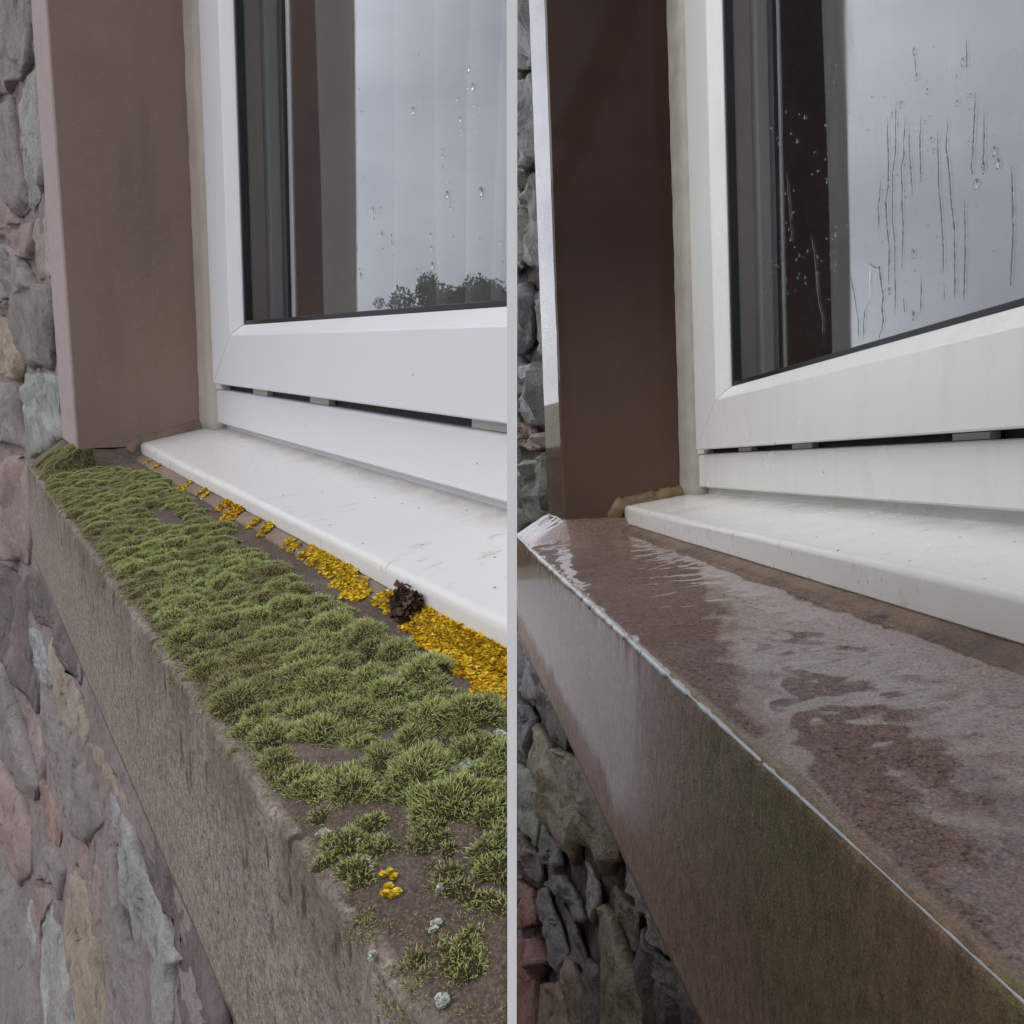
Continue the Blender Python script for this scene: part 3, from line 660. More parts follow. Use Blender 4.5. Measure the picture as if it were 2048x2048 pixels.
# ------------------------------------------------------------------ left bay: walls, sill, window
TL_ = [('gp', [(-14, -20), (57, -20), (66, 128), (58, 143), (36, 163), (28, 184), (-14, 196)]),
 ('pg', [(62, 140), (45, 176), (36, 224), (40, 285), (48, 340), (57, 393), (66, 431), (80, 394), (92, 372), (80, 240), (70, 135)]),
 ('gp', [(-14, 206), (28, 192), (37, 285), (53, 391), (60, 420), (42, 434), (18, 402), (-14, 352)]),
 ('pk', [(-14, 366), (22, 412), (44, 444), (66, 444), (69, 520), (44, 516), (20, 476), (-14, 470)]),
 ('cr', [(92, 396), (104, 470), (106, 556), (82, 562), (75, 500), (72, 442)]),
 ('gp', [(-14, 486), (22, 490), (60, 534), (76, 566), (104, 572), (112, 640), (112, 735), (62, 735), (24, 620), (-14, 606)]),
 ('tn', [(-14, 620), (20, 634), (46, 700), (52, 742), (44, 764), (20, 752), (-14, 740)]),
 ('gg', [(48, 772), (58, 749), (86, 740), (116, 747), (119, 825), (124, 873), (100, 906), (69, 916), (58, 865), (52, 812)]),
 ('gp', [(-14, 760), (22, 766), (42, 780), (47, 820), (52, 868), (56, 900), (30, 890), (-14, 880)]),
 ('pk', [(-14, 900), (30, 906), (52, 912), (58, 990), (64, 1080), (60, 1128), (30, 1120), (-14, 1100)]),
 ('dk', [(54, 1150), (80, 1143), (100, 1180), (122, 1232), (146, 1300), (162, 1350), (158, 1372), (140, 1330), (104, 1258), (74, 1246), (62, 1215)]),
 ('oc', [(105, 1262), (117, 1278), (128, 1304), (148, 1368), (161, 1400), (172, 1440), (176, 1475), (164, 1502), (145, 1480), (127, 1450), (109, 1384), (97, 1325)]),
 ('bl', [(60, 1252), (76, 1262), (88, 1299), (96, 1325), (107, 1372), (98, 1378), (80, 1358), (66, 1314)]),
 ('dk', [(-14, 1122), (24, 1134), (52, 1168), (58, 1250), (64, 1318), (78, 1366), (76, 1428), (58, 1398), (34, 1340), (-14, 1270)]),
 ('pk', [(32, 1372), (44, 1384), (58, 1410), (82, 1458), (92, 1520), (91, 1562), (80, 1540), (68, 1508), (52, 1444)]),
 ('gp', [(80, 1376), (106, 1392), (127, 1458), (160, 1506), (188, 1560), (204, 1640), (178, 1690), (150, 1660), (124, 1630), (106, 1566), (95, 1500), (84, 1440)]),
 ('gp', [(-14, 1286), (20, 1330), (30, 1390), (50, 1450), (66, 1520), (80, 1566), (70, 1600), (40, 1560), (-14, 1470)]),
 ('rd', [(82, 1557), (92, 1570), (99, 1590), (117, 1637), (118, 1670), (114, 1697), (95, 1684), (85, 1637)]),
 ('pk', [(-14, 1490), (30, 1560), (55, 1610), (64, 1690), (62, 1742), (42, 1776), (20, 1690), (-14, 1640)]),
 ('gp', [(66, 1620), (80, 1610), (92, 1690), (112, 1704), (128, 1740), (120, 1800), (96, 1760), (74, 1760), (68, 1690)]),
 ('tn', [(176, 1486), (196, 1490), (226, 1560), (250, 1600), (256, 1640), (240, 1616), (216, 1570), (196, 1545)]),
 ('bl', [(206, 1570), (222, 1590), (236, 1625), (230, 1660), (218, 1665), (206, 1625)]),
 ('pg', [(241, 1621), (251, 1634), (262, 1657), (282, 1722), (314, 1801), (340, 1880), (366, 1920), (342, 1936), (346, 2060), (296, 2070), (281, 1947), (257, 1867), (236, 1761), (228, 1695), (233, 1663)]),
 ('dk', [(264, 1648), (300, 1676), (331, 1712), (378, 1830), (420, 1935), (452, 2070), (366, 2070), (350, 1942), (370, 1918), (344, 1874), (317, 1795), (286, 1715)]),
 ('gp', [(208, 1668), (226, 1704), (233, 1765), (254, 1870), (278, 1950), (290, 2080), (214, 2080), (204, 1960), (206, 1860), (204, 1750)]),
 ('pk', [(150, 1676), (176, 1700), (200, 1752), (203, 1850), (188, 1862), (176, 1800), (170, 1752), (142, 1728)]),
 ('tn', [(138, 1735), (168, 1758), (172, 1801), (180, 1866), (200, 1880), (200, 1960), (208, 2080), (160, 2080), (142, 1960), (126, 1880), (126, 1828), (131, 1761)]),
 ('pg', [(100, 1812), (118, 1862), (134, 1947), (152, 2080), (98, 2080), (90, 1930), (84, 1850)]),
 ('gp', [(-14, 1660), (18, 1706), (40, 1792), (58, 1890), (68, 1960), (84, 2080), (-14, 2080)]),
 ('pg', [(46, 1792), (62, 1802), (68, 1870), (74, 1944), (62, 1910)]),
 ('pk', [(66, 1772), (92, 1774), (100, 1800), (82, 1846), (82, 1920), (76, 1920), (70, 1860)])]
rubble(L, TL_, ('gp', 'pk', 'tn', 'gg'), ())
jamb(L); SILL_L = stone_sill(L); WIN_L, PANE_L = window(L); plastic_sill(L)

# ------------------------------------------------------------------ right bay, rain-wet
TR_ = [('wg', [(1018, -20), (1056, -20), (1062, 136), (1046, 146), (1018, 146)]),
 ('wg', [(1018, 160), (1046, 153), (1064, 144), (1070, 250), (1060, 320), (1048, 342), (1036, 348), (1018, 340)]),
 ('wgr', [(1062, 350), (1070, 334), (1075, 405), (1081, 497), (1083, 540), (1062, 544), (1045, 530), (1036, 480), (1038, 420), (1046, 384)]),
 ('ws', [(1018, 366), (1038, 392), (1034, 480), (1042, 532), (1018, 556)]),
 ('wg', [(1062, 586), (1084, 556), (1087, 640), (1088, 722), (1072, 715), (1062, 660)]),
 ('ws', [(1018, 580), (1045, 560), (1057, 590), (1055, 680), (1040, 716), (1018, 690)]),
 ('wg', [(1018, 704), (1042, 726), (1070, 722), (1089, 737), (1094, 850), (1070, 858), (1042, 830), (1018, 810)]),
 ('wb', [(1018, 824), (1045, 842), (1074, 870), (1094, 862), (1096, 893), (1066, 906), (1036, 893), (1018, 898)]),
 ('wgr', [(1046, 929), (1070, 910), (1094, 901), (1097, 957), (1100, 1022), (1070, 1044), (1036, 1062), (1010, 1080), (1014, 980)]),
 ('wg', [(1024, 1262), (1042, 1284), (1060, 1330), (1072, 1402), (1052, 1404), (1024, 1360)]),
 ('wd', [(1047, 1300), (1072, 1350), (1100, 1405), (1120, 1450), (1120, 1503), (1101, 1488), (1081, 1437), (1060, 1371)]),
 ('ws', [(1018, 1380), (1048, 1412), (1060, 1440), (1050, 1520), (1018, 1500)]),
 ('wo', [(1062, 1443), (1086, 1485), (1106, 1545), (1127, 1625), (1137, 1690), (1132, 1730), (1105, 1690), (1085, 1640), (1070, 1580), (1054, 1528)]),
 ('wo', [(1101, 1492), (1122, 1508), (1146, 1512), (1165, 1542), (1192, 1590), (1216, 1652), (1220, 1721), (1200, 1760), (1179, 1721), (1152, 1684), (1128, 1615), (1112, 1548)]),
 ('wp', [(1224, 1690), (1236, 1700), (1247, 1727), (1276, 1801), (1320, 1867), (1337, 1916), (1311, 1923), (1274, 1867), (1256, 1816), (1226, 1778)]),
 ('wd', [(1260, 1850), (1280, 1894), (1335, 1930), (1378, 2014), (1404, 2080), (1274, 2080), (1266, 1986), (1255, 1920)]),
 ('wb', [(1202, 1766), (1221, 1784), (1254, 1826), (1252, 1918), (1232, 1892), (1212, 1828)]),
 ('wo', [(1184, 1796), (1206, 1826), (1224, 1881), (1248, 1947), (1262, 2013), (1272, 2090), (1190, 2090), (1181, 1934), (1180, 1867)]),
 ('wp', [(1152, 1714), (1166, 1740), (1179, 1775), (1180, 1814), (1168, 1865), (1155, 1814)]),
 ('ws', [(1068, 1640), (1100, 1684), (1109, 1735), (1092, 1744), (1076, 1735), (1066, 1695)]),
 ('ws', [(1076, 1766), (1094, 1750), (1111, 1744), (1140, 1801), (1152, 1851), (1134, 1843), (1110, 1800)]),
 ('wd', [(1107, 1806), (1131, 1851), (1147, 1905), (1176, 1932), (1186, 2013), (1188, 2090), (1154, 2090), (1152, 1955), (1122, 1890)]),
 ('wr', [(1018, 1756), (1038, 1762), (1054, 1776), (1060, 1854), (1036, 1866), (1018, 1860)]),
 ('ws', [(1060, 1778), (1074, 1772), (1102, 1850), (1118, 1920), (1108, 1958), (1076, 1880)]),
 ('wb', [(1118, 1905), (1139, 1934), (1149, 2000), (1152, 2090), (1128, 2090), (1112, 1964)]),
 ('wb', [(1074, 1962), (1100, 1957), (1118, 2004), (1126, 2090), (1074, 2090)]),
 ('wr', [(1018, 1880), (1060, 1868), (1084, 1925), (1070, 1956), (1072, 2090), (1018, 2090)]),
 ('wgr', [(1018, 1520), (1050, 1536), (1066, 1642), (1062, 1698), (1038, 1650), (1018, 1640)]),
 ('wd', [(1018, 1656), (1040, 1664), (1062, 1710), (1070, 1768), (1052, 1768), (1018, 1740)])]
rubble(Rt, TR_, ('wg', 'ws', 'wb'), ())
jamb(Rt); SILL_R = stone_sill(Rt); WIN_R, PANE_R = window(Rt); plastic_sill(Rt)

# ------------------------------------------------------------------ rooms behind the panes and an added white divider filling the blank gap between the bays
def room(b):
    D = b.D; y0, y1 = D+.065, D+(.25 if not b.wet else .9); x0, x1 = -.16, b.Xend+.15; z0, z1 = -.30, ZTOP; t = .03
    r = holder('room', b); tag(r, kind='structure')
    for nm, q in (('back_wall', (x0, x1, y1, y1+t, z0, z1)), ('side_wall', (x0-t, x0, y0-.06, y1+t, z0, z1)), ('side_wall', (x1, x1+t, y0-.06, y1+t, z0, z1)),
                  ('floor', (x0-t, x1+t, y0-.06, y1+t, z0-t, z0)), ('ceiling', (x0-t, x1+t, D-.0, y1+t, z1+.0005, z1+t)), ('wall_below', (-.1, x1, D+.062, D+.064, z0, b.Zfb))):
        bm = bmesh.new(); box(bm, *q); finish(nm, bm, M['room'], b, r, cut=True)
    if not b.wet:      # the closing wall along the end of the left bay
        n = L.Rm.transposed() @ Vector((1, 0, 0)); bm = bmesh.new(); c = L.cl-n*.0008
        # a thin upright slab lying in the end plane
        f_ = Vector((n.y, -n.x, 0)).normalized(); up = n.cross(f_).normalized()
        if up.z < 0: up = -up
        if f_.y < 0: f_ = -f_
        pts = []
        for s0, h0 in ((.56, -.45), (.86, -.45), (.86, .68), (.56, .68)): pts.append(c+f_*s0+up*h0)
        vs = [bm.verts.new(p) for p in pts]+[bm.verts.new(p-n*.003) for p in pts]
        for q in ((0, 1, 2, 3), (7, 6, 5, 4), (0, 4, 5, 1), (1, 5, 6, 2), (2, 6, 7, 3), (3, 7, 4, 0)): bm.faces.new([vs[i] for i in q])
        bmesh.ops.recalc_face_normals(bm, faces=bm.faces[:]); finish('end_wall', bm, M['room'], b, r)
    # net curtain
    bm = bmesh.new(); rows = []
    xa = .20; n_ = 170
    for i in range(n_):
        x = xa+(b.Xend-xa)*i/n_; y = D+.075+.012*math.sin(x*95+3*math.sin(x*11))+.006*math.sin(x*41)
        rows.append([bm.verts.new((x, y+.004*math.sin(z*6+x*30), z)) for z in np.linspace(z0+.02, z1-.02, 8)])
    for a, c in zip(rows, rows[1:]):
        for i in range(7): bm.faces.new((a[i], a[i+1], c[i+1], c[i]))
    o = finish('net_curtain', bm, M['curtain'], b, smooth=True, cut=True)
    tag(o, 'pale net curtain faintly seen behind the rain-streaked pane' if b.wet else 'pale net curtain faintly seen behind the nearly dry pane', 'curtain', 'net curtains')
    o.modifiers.new('s', 'SOLIDIFY').thickness = .0008
room(L); room(Rt)
bm = bmesh.new()
z0, z1 = .070, .225; hw = 10.0/F
secs = []
for s in (z0, z1):
    secs.append([(-hw*s if s == z0 else -hw*z0*1.6, s), (hw*s if s == z0 else hw*z0*1.6, s)])
q = [(-hw*z0, z0), (hw*z0, z0), (hw*z0*1.9, z1), (-hw*z0*1.9, z1)]
vs = [bm.verts.new((x, y, z)) for z in (0.3, CAM_H+.75) for x, y in q]
for f in ((3, 2, 1, 0), (4, 5, 6, 7), (0, 1, 5, 4), (1, 2, 6, 5), (2, 3, 7, 6), (3, 0, 4, 7)): bm.faces.new([vs[i] for i in f])
tag(finish('added_divider_board', bm, M['added_divider']), 'narrow upright white board added as a divider between the mossy bay and the wet bay', 'added divider')

# ------------------------------------------------------------------ moss
def blades(P, Nn, Ln, Wd, Ca, Cb, Cc, lean=.55):
    """tapering shoots: base point, axis, length, width; colours at base, middle, tip"""
    n = len(P); ax = Nn+rng.normal(0, lean, (n, 3)); ax /= np.linalg.norm(ax, axis=1)[:, None]
    sd_ = np.cross(ax, rng.normal(0, 1, (n, 3))); sd_ /= np.linalg.norm(sd_, axis=1)[:, None]
    cv = rng.normal(0, .16, (n, 3))*Ln[:, None]
    mid = P+ax*Ln[:, None]*.55+cv*.5; tip = P+ax*Ln[:, None]+cv*1.2
    wv = sd_*Wd[:, None]
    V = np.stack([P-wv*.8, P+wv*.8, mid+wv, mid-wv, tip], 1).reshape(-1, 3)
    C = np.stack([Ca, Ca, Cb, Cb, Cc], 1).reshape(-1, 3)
    i = np.arange(n)[:, None]*5
    T = np.concatenate([i+[[0, 1, 2]], i+[[0, 2, 3]], i+[[3, 2, 4]]], 0)
    return V, T, C
def moss_mesh(cushions, dens=1.0, lean=.5):
    """cushions: (x, y, radius, height, tone) on the left sill, tone 0 brown .. 1 fresh green"""
    Vs, Ts, Cs = [], [], []; off = 0
    for x, y, r, h, tone in cushions:
        n = int(dens*min(1500, max(14, (r/.0011)**2*13)))
        a = rng.uniform(0, 2*np.pi, n); q = np.where(rng.uniform(0, 1, n) < .35, np.sqrt(rng.uniform(0, 1, n)), np.sqrt(1-rng.uniform(0, 1, n)**2))
        wob = 1+.22*np.sin(a*2+x*900)+.15*np.sin(a*5+y*700)
        px = x+np.cos(a)*q*r*wob; py = y+np.sin(a)*q*r*wob
        zb = np.array([L.top(float(u), float(v)) for u, v in zip(px, np.clip(py, L.Ys, .14))])
        over = np.clip(L.Ys+.0015-py, 0, None); zb = zb-over*1.6; py = np.maximum(py, L.Ys-.0015)
        dz = h*np.sqrt(np.clip(1-q**2, 0, 1)); P = np.stack([px, py, zb+dz*.85-.0004], 1)
        nn = np.stack([np.cos(a)*q*1.2, np.sin(a)*q*1.2, np.full(n, .7)], 1)
        ln = rng.uniform(.6, 1.25, n)*(min(.0025, r*.13+.0010)*(.70+.5*min(1, max(0, (x-.3)/.5))) if r > .0021 else r*.8); wd = rng.uniform(.00011, .00020, n)
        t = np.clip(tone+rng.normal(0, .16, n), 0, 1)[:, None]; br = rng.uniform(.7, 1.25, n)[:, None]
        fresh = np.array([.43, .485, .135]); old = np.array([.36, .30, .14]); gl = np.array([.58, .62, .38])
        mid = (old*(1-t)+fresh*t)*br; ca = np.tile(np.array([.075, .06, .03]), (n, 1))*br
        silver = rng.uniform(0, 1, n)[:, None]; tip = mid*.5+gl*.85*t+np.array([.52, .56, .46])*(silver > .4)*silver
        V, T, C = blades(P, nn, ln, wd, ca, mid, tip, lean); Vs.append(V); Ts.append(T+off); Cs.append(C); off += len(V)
        # the cushion's own body of packed stems
        if r < .0024: continue
        m, k_ = 12, 4; bv = []; bc = []
        for j in range(k_+1):
            f = j/k_
            for i in range(m):
                aa = 2*math.pi*i/m; ww = (1+.22*math.sin(aa*2+x*900)+.15*math.sin(aa*5+y*700))
                rad = r*ww*math.sin(math.pi/2*(1-f)) if j < k_ else 0
                X, Y = x+math.cos(aa)*rad, y+math.sin(aa)*rad
                Yc = max(Y, L.Ys-.0008); bv.append((X, Yc, L.top(X, min(max(Yc, L.Ys), .14))-max(0, L.Ys-Y)*1.5-.0006+h*.86*math.sin(math.pi/2*f)))
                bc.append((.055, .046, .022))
        bv = np.array(bv); bt = []
        for j in range(k_):
            for i in range(m):
                p0, p1, p2, p3 = j*m+i, j*m+(i+1) % m, (j+1)*m+(i+1) % m, (j+1)*m+i; bt += [(p0, p1, p2), (p0, p2, p3)]
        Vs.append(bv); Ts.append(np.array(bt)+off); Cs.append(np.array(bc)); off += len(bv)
    return np.concatenate(Vs), np.concatenate(Ts), np.concatenate(Cs)
def clip_tris(V, T, C):
    """nothing of the left bay runs past the added divider board"""
    n = np.array(L.Rm.transposed() @ Vector((1, 0, 0))); c = np.array(L.cl); s = (V-c) @ n
    keep = (s[T] < -.0006).all(1); T = T[keep]; used = np.unique(T); mp_ = -np.ones(len(V), int); mp_[used] = np.arange(len(used))
    return V[used], mp_[T], C[used]
def moss_obj(name, cushions, label, cat, group=None, kind=None, dens=1.0, lean=.5):
    V, T, C = clip_tris(*moss_mesh(cushions, dens, lean))
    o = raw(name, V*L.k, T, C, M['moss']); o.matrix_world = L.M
    return tag(o, label, cat, group, kind)
def inpoly(x, y, poly):
    c = False
    for i in range(len(poly)):
        (x1, y1), (x2, y2) = poly[i], poly[i-1]
        if (y1 > y) != (y2 > y) and x < (x2-x1)*(y-y1)/(y2-y1)+x1: c = not c
    return c
area_px = [(78, 948), (110, 925), (170, 935), (250, 940), (310, 962), (430, 1052), (540, 1138), (640, 1205), (770, 1275), (850, 1345), (900, 1380), (960, 1425), (1024, 1440), (1030, 1640),
           (960, 1655), (905, 1610), (850, 1620), (790, 1590), (690, 1612), (590, 1600), (520, 1565), (470, 1480), (395, 1385), (300, 1255), (200, 1135), (130, 1035)]
AREA = [tuple(L.ontop(u, v)[:2]) for u, v in area_px]
BARE = [[tuple(L.ontop(u, v)[:2]) for u, v in pg] for pg in ([(545, 1490), (600, 1470), (690, 1480), (705, 1520), (640, 1560), (560, 1545)], [(555, 1325), (610, 1318), (625, 1345), (560, 1360)],
        [(520, 1585), (610, 1560), (630, 1590), (560, 1612)], [(830, 1475), (880, 1465), (890, 1490), (850, 1500)], [(265, 1020), (330, 1010), (390, 1050), (330, 1060)])]
cush = []; xmin = min(p[0] for p in AREA); xmax = max(p[0] for p in AREA); ymin = min(p[1] for p in AREA); ymax = max(p[1] for p in AREA)
gridc = {}
tries = 0
while tries < 30000:
    tries += 1; x = random.uniform(xmin, xmax); y = random.uniform(ymin, ymax)
    if not inpoly(x, y, AREA) or any(inpoly(x, y, q) for q in BARE): continue
    r = random.choice((.0115, .0095, .008, .0065)) if tries < 6000 else random.choice((.0022, .0030, .0040, .0052)); nb = nz3(x, y, 1, 30)
    if nb < -.26 and random.random() < .8: continue
    if any((x-c[0])**2+(y-c[1])**2 < (.68*(r+c[2]))**2 for c in cush): continue
    edge = (y-L.Ys) < .012
    if y-L.Ys < .0035+r*.75: continue
    tone = .74+.75*nz3(x, y, 6, 26)+random.uniform(-.12, .12)-(.3 if edge else 0)
    cush.append((x, y, r*(1.0 if not edge else .75), r*random.uniform(.34, .62)*(.7 if edge else 1), tone))
print('moss cushions in carpet', len(cush))
# dark tufts hanging at the worn edge
fr = []
for _ in range(420):
    x = random.uniform(-.1, .93)
    if nz3(x, 4, 4, 14) < -.02: continue
    fr.append((x, L.Ys+random.uniform(-.0004, .005), random.uniform(.0008, .0020), random.uniform(.0004, .0010), random.uniform(.0, .3)))
for _ in range(300):      # crumbs of moss on the bare stone
    u, v = random.uniform(480, 1014), random.uniform(1560, 2048); p = L.ontop(u, v)
    if p.y < L.Ys+.001 or p.y > .07: continue
    fr.append((p.x, p.y, random.uniform(.0006, .0018), random.uniform(.0003, .0010), random.uniform(0, .25)))
moss_obj('moss_carpet', cush+fr, 'carpet of green moss cushions covering most of the sandstone sill', 'moss', kind='stuff')
CL = [('large moss cushion with grey lichen and a yellow patch on the bare stone', [(690, 1690, 34), (740, 1655, 26), (710, 1740, 26), (660, 1720, 20), (745, 1700, 22), (645, 1728, 18), (765, 1690, 20), (720, 1765, 18)], .75),
      ('moss cushion at the right edge beside the added divider board, upper of two', [(980, 1700, 30), (1010, 1670, 26), (1000, 1740, 34), (965, 1735, 20)], .8),
      ('small straggling moss tuft left of the edge cushion', [(895, 1750, 20), (880, 1775, 16), (915, 1775, 18), (935, 1790, 16), (890, 1735, 12)], .45),
      ('bright moss cushion at the right edge just below the upper cushion', [(975, 1805, 22), (1008, 1815, 24), (950, 1820, 14)], .62),
      ('green moss cushion near the bottom right with loose shoots', [(930, 1900, 26), (945, 1870, 18), (910, 1925, 22), (950, 1935, 22), (895, 1895, 16), (965, 1915, 16), (925, 1950, 18)], .7),
      ('small dark moss tuft left of the bottom cushion', [(835, 1920, 18), (820, 1945, 16), (850, 1950, 14), (825, 1905, 12)], .4),
      ('dark moss tuft clinging to the worn edge at the bottom', [(768, 1960, 16), (772, 1990, 12), (765, 1940, 12)], .3),
      ('rounded grey-green moss cushion above the bare strip', [(860, 1665, 26), (885, 1680, 18), (840, 1690, 20), (900, 1700, 14)], .6),
      ('little green moss tuft near the edge above the bare strip', [(640, 1635, 18), (650, 1625, 12)], .4),
      ('brown moss tuft on the bare stone beside the lichen rosette', [(655, 1685, 12), (648, 1690, 10)], .2)]
for lab, cs, tone in CL:
    out = []
    for u, v, rp_ in cs:
        p = L.ontop(u, v); q = L.Rm @ (p-L.cl); r = rp_/F*q.z*1.35; out.append((p.x, p.y, r*.9, r*.55, tone+random.uniform(-.1, .1)))
    moss_obj('moss_cushion', out, lab, 'moss', 'single moss cushions on the bare end of the sill', lean=.6)

# ------------------------------------------------------------------ lichens: many small curled lobes
def lichen(name, pts, r, n, cols, label, group, size, lift, cat='lichen', curl=.5, onnose=0.0):
    V, T, C = [], [], []
    for _ in range(n):
        u, v = random.choice(pts); p = L.ontop(u, v); q = L.Rm @ (p-L.cl); rr = r/F*q.z
        a = random.uniform(0, 6.283); d = rr*math.sqrt(random.random()); x = p.x+math.cos(a)*d; y = min(p.y+math.sin(a)*d, L.Yu-.0008)
        z = L.top(x, max(L.Ys, min(y, .14)))+abs(random.gauss(0, 1))*lift
        yb = L.Yu-.0085
        if y > yb: z = max(z, L.top(.2, yb)+.0014+(L.Zub+.0016-L.top(.2, yb)-.0014)*(y-yb)/.0077+.0003+abs(random.gauss(0, .8))*lift)
        c0 = Vector((x, y, z)); az = random.uniform(0, 6.283); s = random.uniform(.55, 1.3)*size
        ux = Vector((math.cos(az), math.sin(az), random.uniform(-.15, .7))).normalized(); vy = ux.cross(Vector((0, 0, 1))).normalized(); up = vy.cross(ux)
        if up.z < 0: up = -up
        base = len(V); m = 5; cc = np.array(random.choice(cols))*random.uniform(.7, 1.25)
        V.append(tuple(c0-ux*s*.9-up*s*.25)); C.append(cc*.6)
        for i in range(m):      # scalloped, turned-up rim
            t = -1.1+2.2*i/(m-1); rim = s*(.75+.35*random.random()); w1 = c0+ux*rim*math.cos(t)+vy*rim*math.sin(t)+up*s*curl*random.uniform(.1, .9)
            V.append(tuple(w1)); C.append(cc*random.uniform(.9, 1.2))
        V.append(tuple(c0+up*s*.08)); C.append(cc*.85); k_ = len(V)-1
        for i in range(m-1): T.append((k_, base+1+i, base+2+i))
        T += [(k_, base, base+1), (k_, base+m, base)]
    V = np.array(V); T = np.array(T); C = np.array(C)
    V, T, C = clip_tris(V, T, C); o = raw(name, V*L.k, T, C, M['lichen']); o.matrix_world = L.M
    return tag(o, label, cat, group)
YC = [(.70, .45, .02), (.76, .52, .035), (.60, .35, .012), (.72, .56, .09)]
YO = [(.68, .36, .012), (.72, .42, .02), (.54, .25, .008), (.70, .48, .04)]
def seg(a, b, n): return [(a[0]+(b[0]-a[0])*i/n+random.uniform(-4, 4), a[1]+(b[1]-a[1])*i/n+random.uniform(-4, 4)) for i in range(n+1)]
YG = 'yellow lichen patches along the plastic sill'
for pts, r, n, cols, lab in (
    ([(246, 955), (262, 957), (278, 956)], 9, 90, YC, 'flat orange lichen patch at the far corner under the jamb'),
    ([(296, 938), (315, 948)], 6, 50, YC, 'tiny yellow lichen at the far end of the plastic sill'),
    ([(345, 988), (376, 984), (362, 990)], 8, 90, YC, 'small yellow lichen, second speck from the far end of the plastic sill'),
    ([(404, 1000), (412, 1006)], 7, 60, YC, 'small yellow lichen just before the round golden clump'),
    ([(452, 1026), (466, 1036), (478, 1040), (460, 1046)], 14, 330, YO, 'round golden lichen clump under the middle of the plastic sill'),
    ([(505, 1064), (530, 1078), (538, 1072)], 11, 220, YC, 'yellow lichen clump next nearer than the round golden one'),
    ([(578, 1104), (588, 1112)], 9, 110, YC, 'yellow lichen beside a grey rosette by the plastic sill'),
    (seg((620, 1124), (712, 1192), 9)+[(690, 1172), (715, 1190), (720, 1205), (695, 1160), (700, 1200), (680, 1180)], 15, 1500, YC, 'long ragged yellow lichen crust left of the brown flake'),
    ([(760, 1215), (778, 1222), (785, 1232), (795, 1216)], 12, 260, YC, 'yellow lichen touching the left side of the brown flake'),
    (seg((838, 1262), (930, 1310), 8)+seg((870, 1290), (1010, 1350), 9)+[(985, 1310), (1005, 1320), (980, 1340), (1010, 1370), (960, 1320), (1000, 1350), (1015, 1345), (950, 1340), (975, 1362), (1000, 1385), (1012, 1394), (930, 1326), (1015, 1330), (990, 1325), (995, 1372), (1015, 1380), (980, 1380), (940, 1350), (1005, 1400), (1012, 1412), (975, 1395), (905, 1318), (885, 1300), (860, 1285)], 25, 6000, YC+YO, 'largest golden lichen crust, reaching the added divider board'),
    ([(777, 1775), (786, 1790), (795, 1786), (770, 1788)], 9, 170, YC, 'bright yellow lichen star below the large moss cushion'),
    ([(768, 1750), (780, 1745), (788, 1755)], 6, 70, YC, 'little yellow lichen on the flank of the large moss cushion')):
    near = pts[0][1] > 1700; pts = pts if near else [(u_, v_-9) for u_, v_ in pts]; lichen('yellow_lichen', pts, r*(.7 if near else 1.45), int(n*2.4), cols, lab, YG, .0008 if near else .0013, .00025 if near else .0007)
GC = [(.50, .52, .44), (.58, .60, .53), (.42, .45, .38)]; GG = 'pale grey lichen rosettes on the sill'
for pts, r, n, lab in (
    (seg((920, 1540), (990, 1500), 6)+[(930, 1520), (960, 1530), (1000, 1470), (985, 1490), (1005, 1530)], 18, 900, 'largest pale grey lichen among the moss near the added divider board'),
    ([(598, 1108), (602, 1112)], 8, 80, 'pale grey rosette between two yellow lichens by the plastic sill'),
    ([(605, 1240), (610, 1245)], 6, 50, 'pale speck of lichen in the moss left of the brown flake'),
    ([(728, 1283), (738, 1285)], 7, 70, 'pale lichen in the moss below the brown flake'),
    ([(825, 1278), (835, 1282)], 9, 100, 'pale lichen at the foot of the golden crust'),
    ([(640, 1405), (648, 1408)], 7, 70, 'pale lichen flake in the middle of the moss carpet'),
    ([(667, 1460), (675, 1462)], 7, 70, 'pale lichen right of the bare patch in the moss'),
    ([(680, 1525), (690, 1525)], 8, 100, 'pale lichen rosette at the near rim of the moss carpet'),
    ([(928, 1598), (920, 1608)], 11, 130, 'pinkish pale lichen between the near moss cushions'),
    ([(935, 1625), (930, 1630)], 7, 70, 'pale lichen just under the pinkish one'),
    ([(640, 1672), (655, 1670), (648, 1666)], 9, 130, 'pale lichen on the bare strip near the worn edge'),
    ([(732, 1730), (740, 1735), (728, 1722)], 9, 150, 'white branching lichen on top of the large moss cushion'),
    ([(878, 1783), (880, 1778)], 6, 60, 'white lichen speck beside the straggling moss tuft'),
    ([(870, 1850), (866, 1862), (876, 1848)], 7, 80, 'pale lichen on bare stone above the bottom cushion'),
    ([(882, 2010), (890, 2003), (876, 2005)], 10, 150, 'pale grey-green lichen rosette at the very bottom'),
    ([(745, 1912), (742, 1918)], 6, 50, 'pale lichen fleck at the worn edge near the bottom')):
    pc = [(.60, .47, .40), (.52, .42, .36)] if 'pinkish' in lab else GC
    lichen('grey_lichen', pts, r*.8, int(n*1.3), pc, lab, GG, .0008, .0003, curl=.7)
lichen('brown_flake', [(800, 1235), (815, 1222), (825, 1228), (820, 1205), (808, 1245), (822, 1214), (798, 1228), (830, 1238)], 15, 420, [(.095, .060, .042), (.13, .085, .06), (.07, .045, .032)],
       'crumpled dark brown flake of dead lichen against the plastic sill', None, .0026, .0034, 'dead lichen', 1.0)
lichen('brown_flake', [(877, 1345), (884, 1350)], 9, 90, [(.050, .028, .022), (.07, .04, .03)], 'small dark brown scrap in the moss below the golden crust', None, .0018, .0016, 'dead lichen', 1.0)

